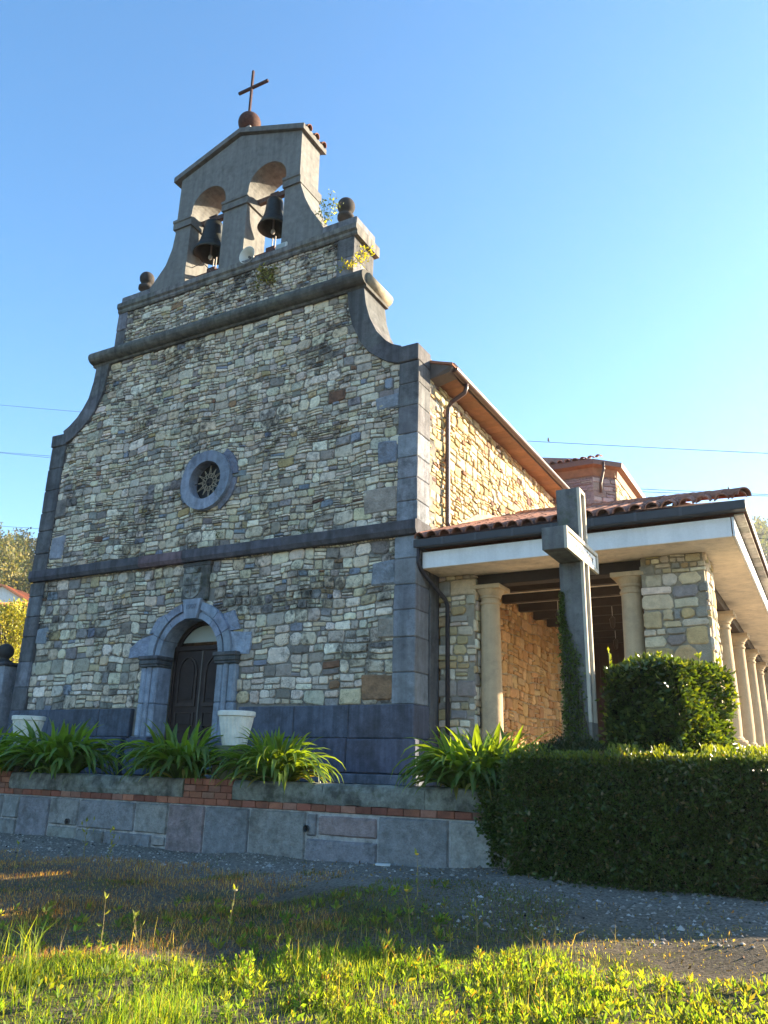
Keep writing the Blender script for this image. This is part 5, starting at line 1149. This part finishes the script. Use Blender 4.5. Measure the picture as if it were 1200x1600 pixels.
def blades(x, y, h, w_, col, lean=.45, z=None):
    n = len(x); z = gz(x, y)-.01 if z is None else z; th = rng.uniform(0, 6.28, n); la = rng.normal(size=n)*lean; ph = rng.uniform(0, 6.28, n); s = np.stack([np.cos(th), np.sin(th), np.zeros(n)], -1)*w_[:, None]*.5
    l = np.stack([np.cos(ph), np.sin(ph), np.zeros(n)], -1); P = np.stack([x, y, z], -1); up = np.array([0, 0, 1.])
    m1 = P+up*(h*.5)[:, None]+l*(la*h*.22)[:, None]; tp = P+up*(h*np.clip(1-.25*la**2, .35, 1))[:, None]+l*(la*h*.85)[:, None]
    V = np.stack([P-s, P+s, m1-s*.75, m1+s*.75, tp], 1).reshape(-1, 3); k = (np.arange(n)*5)[:, None, None]
    T = (k+np.array([[0, 1, 3], [0, 3, 2], [2, 3, 4]])[None]).reshape(-1, 3); return V, T, np.repeat(col, 5, 0)
GRN = (.12, .20, .028); YGR = (.22, .25, .035); DRY = (.46, .30, .11); RED = (.30, .13, .055); BRW = (.12, .085, .05)
gp = []
def band(n, d0, d1, keep, h, w_, col, v, alt, pa, lean=.45, a0=-33, a1=33):
    x, y, d = in_view(n, d0, d1, a0, a1); k = keep(x, y, d); x, y = x[k], y[k]; n = len(x)
    hh = rng.uniform(*h, n)*(.75+.35*nz2(x, y, 2.3)); gp.append(blades(x, y, np.abs(hh), rng.uniform(*w_, n), colvar(n, col, v, alt, pa), lean))
pxx = lambda x, y: np.degrees(np.arctan2(x-CAM[0], y-CAM[1]))+29.15       # angle right of the view axis
edge = lambda x, y: 7.3+.35*nz2(x, y, 1.3, .5)
patch = lambda x, y: nz2(x, y, 2.6, .3)+.7*nz2(x, y, 5.3, 2)
band(80000, 4.6, 8.3, lambda x, y, d: (d < edge(x, y)) & (rng.random(len(x)) < np.where(patch(x, y) > -.25, 1, .35)*np.where(pxx(x, y) < 6, 1, np.where(pxx(x, y) < 14, .55, .35))), (.035, .13), (.004, .009), GRN, .3, YGR, .4, .7)
band(14000, 4.6, 7.4, lambda x, y, d: (pxx(x, y) < 6) & (patch(x, y) > .55), (.12, .26), (.005, .010), GRN, .25, YGR, .4, .7)
band(26000, 5, 7.6, lambda x, y, d: (patch(x, y) > -.6) & (pxx(x, y) < 18), (.02, .07), (.005, .012), (.15, .24, .035), .3, (.25, .26, .05), .3, 1.1)
band(3000, 6.3, 8.2, lambda x, y, d: (pxx(x, y) < -20.5), (.22, .44), (.006, .012), (.12, .18, .035), .2, YGR, .3, .6)
band(1500, 5, 8, lambda x, y, d: patch(x, y) > .1, (.12, .34), (.002, .004), (.42, .33, .17), .25, None, 0, .9)
band(95000, 7.0, 11.2, lambda x, y, d: (y < -3.5+.4*nz2(x, y, 1.5)) & (nz2(x, y, .9, 1.1)+.4*patch(x, y) > -.35) & (pxx(x, y) < 12+3*nz2(x, y, 1)), (.02, .085), (.004, .009), (.10, .135, .032), .35, BRW, .38, .9)
band(80000, 7.6, 14.5, lambda x, y, d: (y < -3.75+.5*nz2(x, y, 1.2)) & (pxx(x, y) < -5+5*nz2(x, y, .9)), (.03, .11), (.003, .007), DRY, .3, RED, .5, .9)
band(9000, 7.4, 10, lambda x, y, d: (y < -4.6) & (pxx(x, y) < 2) & (nz2(x, y, 1.5, 3) > .1), (.04, .12), (.003, .006), RED, .35, BRW, .4, .9)
band(16000, 5, 8.6, lambda x, y, d: (pxx(x, y) > 10) & (nz2(x, y, 1.6, 1) > -.5), (.02, .06), (.004, .008), (.18, .20, .04), .3, DRY, .35, .9)
band(9000, 8.0, 14, lambda x, y, d: (y < WY-.1) & (y > -4.6) & (patch(x, y) > .75), (.03, .09), (.004, .008), (.07, .11, .025), .3, BRW, .2, .8)
V, T, C = joinc(gp); link('grass', npmesh('grass', V, T, M['grass'], C), kind='stuff')
# leafy weeds in the near verge
wp = []; sm = MB()
def herb(x, y, h, nl, ls, col, alt, pa, parts, stems):
    z = float(gz(x, y)); lean = Vector((random.gauss(0, .18), random.gauss(0, .18), 1)).normalized(); b = Vector((x, y, z)); tip = b+lean*h; stems.tube([b, b+lean*h*.5, tip], [.005, .004, .002], 5, (.20, .14, .05))
    P, D_ = [], []
    for i in range(nl): f = .12+.9*i/nl; a = i*2.4+random.uniform(-.5, .5); P.append(tuple(b+lean*h*f)); D_.append((math.cos(a)*(1.1-f*.6), math.sin(a)*(1.1-f*.6), .35+f*.8))
    parts.append(leaf_cloud(np.array(P), unit(np.array(D_)), rng.uniform(*ls, nl)*np.linspace(1.15, .7, nl), colvar(nl, col, .2, alt, pa), .34, .22, .2, .1))
for i in range(430):
    a = random.uniform(-10, 28); d = random.uniform(5.2, 7.4)
    x, y = CAM[0]+math.sin(R(a-29.15))*d, CAM[1]+math.cos(R(a-29.15))*d
    if float(patch(x, y)) < -.1 and random.random() < .85: continue
    if a > 12 and d > 7.1-.05*(a-12): continue
    big = random.random() < .25
    for q in range(random.randint(1, 3)): herb(x+random.gauss(0, .05), y+random.gauss(0, .05), random.uniform(.10, .22) if big else random.uniform(.04, .12), random.randint(16, 26) if big else random.randint(9, 15), random.choice([(.02, .05), (.03, .06), (.04, .075)]), random.choice([(.15, .23, .03), (.12, .20, .03), (.21, .24, .04), (.17, .22, .05)]), (.30, .16, .04), .05, wp, sm)
for i in range(420):          # low rosettes and clover in the turf
    a = random.uniform(-27, 27); d = random.uniform(5.2, 9.8) if a < 5 else random.uniform(5.2, 7.2); herb(CAM[0]+math.sin(R(a-29.15))*d, CAM[1]+math.cos(R(a-29.15))*d, random.uniform(.025, .08), random.randint(6, 11), (.04, .10), random.choice([(.10, .17, .035), (.13, .19, .05), (.16, .20, .03)]), (.22, .2, .05), .2, wp, sm)
sm.build('weed_stems', M['bark'], None, kind='stuff')
V, T, C = joinc(wp); link('weeds', npmesh('weeds', V, T, M['grass'], C), kind='stuff')
# fallen leaves and twigs on the bare ground
n = 1500; x, y, d = in_view(n, 6.5, 12.5, -5, 31); P = np.stack([x, y, gz(x, y)+.008], -1); V, T, C = leaf_cloud(P, np.tile([.7, .3, .12], (n, 1)), rng.uniform(.02, .05, n), colvar(n, (.20, .14, .085), .35, (.24, .12, .06), .2), .5, 1.0, .3, 0)
k = (C[:, 0] > 0); link('leaf_litter', npmesh('leaf_litter', V, T, M['grass'], C), kind='stuff')
# single tall weeds one can pick out
def stalk(label, u, v, vtop, flower=None, nl=7, branch=0):
    p = atZ(u, v, -1.15); z = float(gz(p.x, p.y)); p = atZ(u, v, z); dep = (p-Vector(CAM)).dot(AX_F); h = (v-vtop)*dep/F_PX*1.03
    t = thing('tall_weed', label, 'weed', tuple(p), 'tall weeds standing out of the grass'); m = MB(); l = Vector((random.gauss(0, .06), random.gauss(0, .06), 1)); m.tube([(0, 0, 0), l*h*.5+Vector((.01, 0, 0)), l*h], [.005, .004, .002], 5, (.24, .19, .08)); P = []; D_ = []
    for b in range(branch): f = .45+.15*b; e_ = l*h*(f+.28)+Vector(((-1)**b*h*.22, .03, 0)); m.tube([l*h*f, e_], [.003, .0015], 5, (.24, .19, .08)); P.append(tuple(e_)); D_.append((0, 0, 1.))
    m.build('stem', M['bark'], t)
    for i in range(nl): f = .1+.8*i/nl; a = i*2.4; P.append(tuple(l*h*f)); D_.append((math.cos(a), math.sin(a), .5))
    P += [tuple(l*h)]*4; D_ += [(random.gauss(0, .5), random.gauss(0, .5), 1) for _ in range(4)]
    V, T, C = leaf_cloud(np.array(P), unit(np.array(D_)), rng.uniform(.035, .085, len(P)), colvar(len(P), (.19, .21, .05), .2), .32, .25); link('leaves', npmesh('leaves', V, T, M['grass'], C), t)
    if flower: m = MB(); m.lathe([(.001, -.012), (.02, 0), (.022, .008), (.001, .014)], l*h, 9, flower); m.build('flower_head', M['plastic'], t)
stalk('tall branching weed at the right end of the sunlit dry strip, left foreground', 130, 1345, 1290, None, 9, 3)
stalk('yellow-green bushy weed at the tip of the dry sunlit strip', 168, 1352, 1302, None, 16, 2)
stalk('thin straw stalk near the left edge below the planter wall', 22, 1362, 1324, None, 2)
stalk('tall seeding stalk in the left third of the bright foreground grass', 155, 1490, 1415, None, 4)
stalk('tall weed with pale seed head at the centre of the foreground', 350, 1480, 1402, (.4, .34, .22), 8)
stalk('leaning dry stalk left of the central foreground weed', 210, 1482, 1440, None, 3, 2)
stalk('slim weed with small yellow flower in front of the big wall blocks', 652, 1400, 1342, (.65, .42, .03), 4)
stalk('yellow-flowered weed in the shade left of the bright leafy weeds', 640, 1448, 1398, (.65, .42, .03), 6, 2)
stalk('pale weed with horizontal side shoot in the shaded middle ground', 745, 1470, 1425, None, 5, 2)
stalk('thin pale grass stalk on bare ground before the hedge', 868, 1462, 1442, None, 1)
stalk('rust-tinged tall stem among the right foreground weeds', 992, 1570, 1505, None, 6)
p = atZ(597, 1371, -1.08); m = MB(); m.box(-.09, -.05, 0, .10, .05, .015, (.62, .62, .60), .003, .008); o = m.build('tile_shard', M['pot']); tag(o, 'flat white tile shard lying on the gravel before the wall', 'shard'); o.location = (p.x, p.y, float(gz(p.x, p.y))+.012); o.rotation_euler = (.08, .05, .4)
p = atZ(690, 1367, -1.08); m = MB(); m.tube([(-.2, 0, .02), (0, .01, .03), (.22, -.01, .02)], [.014, .016, .011], 7, (.42, .38, .32)); o = m.build('broken_stick', M['bark']); tag(o, 'pale broken stick lying on the gravel below the wall', 'stick'); o.location = (p.x, p.y, float(gz(p.x, p.y))); o.rotation_euler = (0, 0, .5)
p = atZ(905, 1385, -1.05); m = MB(); m.box(-.12, -.05, 0, .14, .05, .03, (.33, .33, .36), .008, .01); o = m.build('stone_slab', M['ashlar']); tag(o, 'small flat grey stone at the foot of the hedge', 'stone'); o.location = (p.x, p.y, float(gz(p.x, p.y))); o.rotation_euler = (0, .06, -.3)

# thin autumn air between the church and the far hills
HZ_ = bpy.data.materials.new('haze'); HZ_.use_nodes = True; N = HZ_.node_tree.nodes; [N.remove(q) for q in list(N) if q.type == 'BSDF_PRINCIPLED']
pv = N.new('ShaderNodeVolumePrincipled'); pv.inputs['Color'].default_value = (.86, .91, .97, 1); pv.inputs['Density'].default_value = .00028; pv.inputs['Anisotropy'].default_value = .4
HZ_.node_tree.links.new(pv.outputs[0], N['Material Output'].inputs['Volume'])
m = MB(); m.box(-1060, -1060, -4.5, 1060, 1060, 150, WHITE, 0.01); o = m.build('haze', HZ_); o['kind'] = 'stuff'
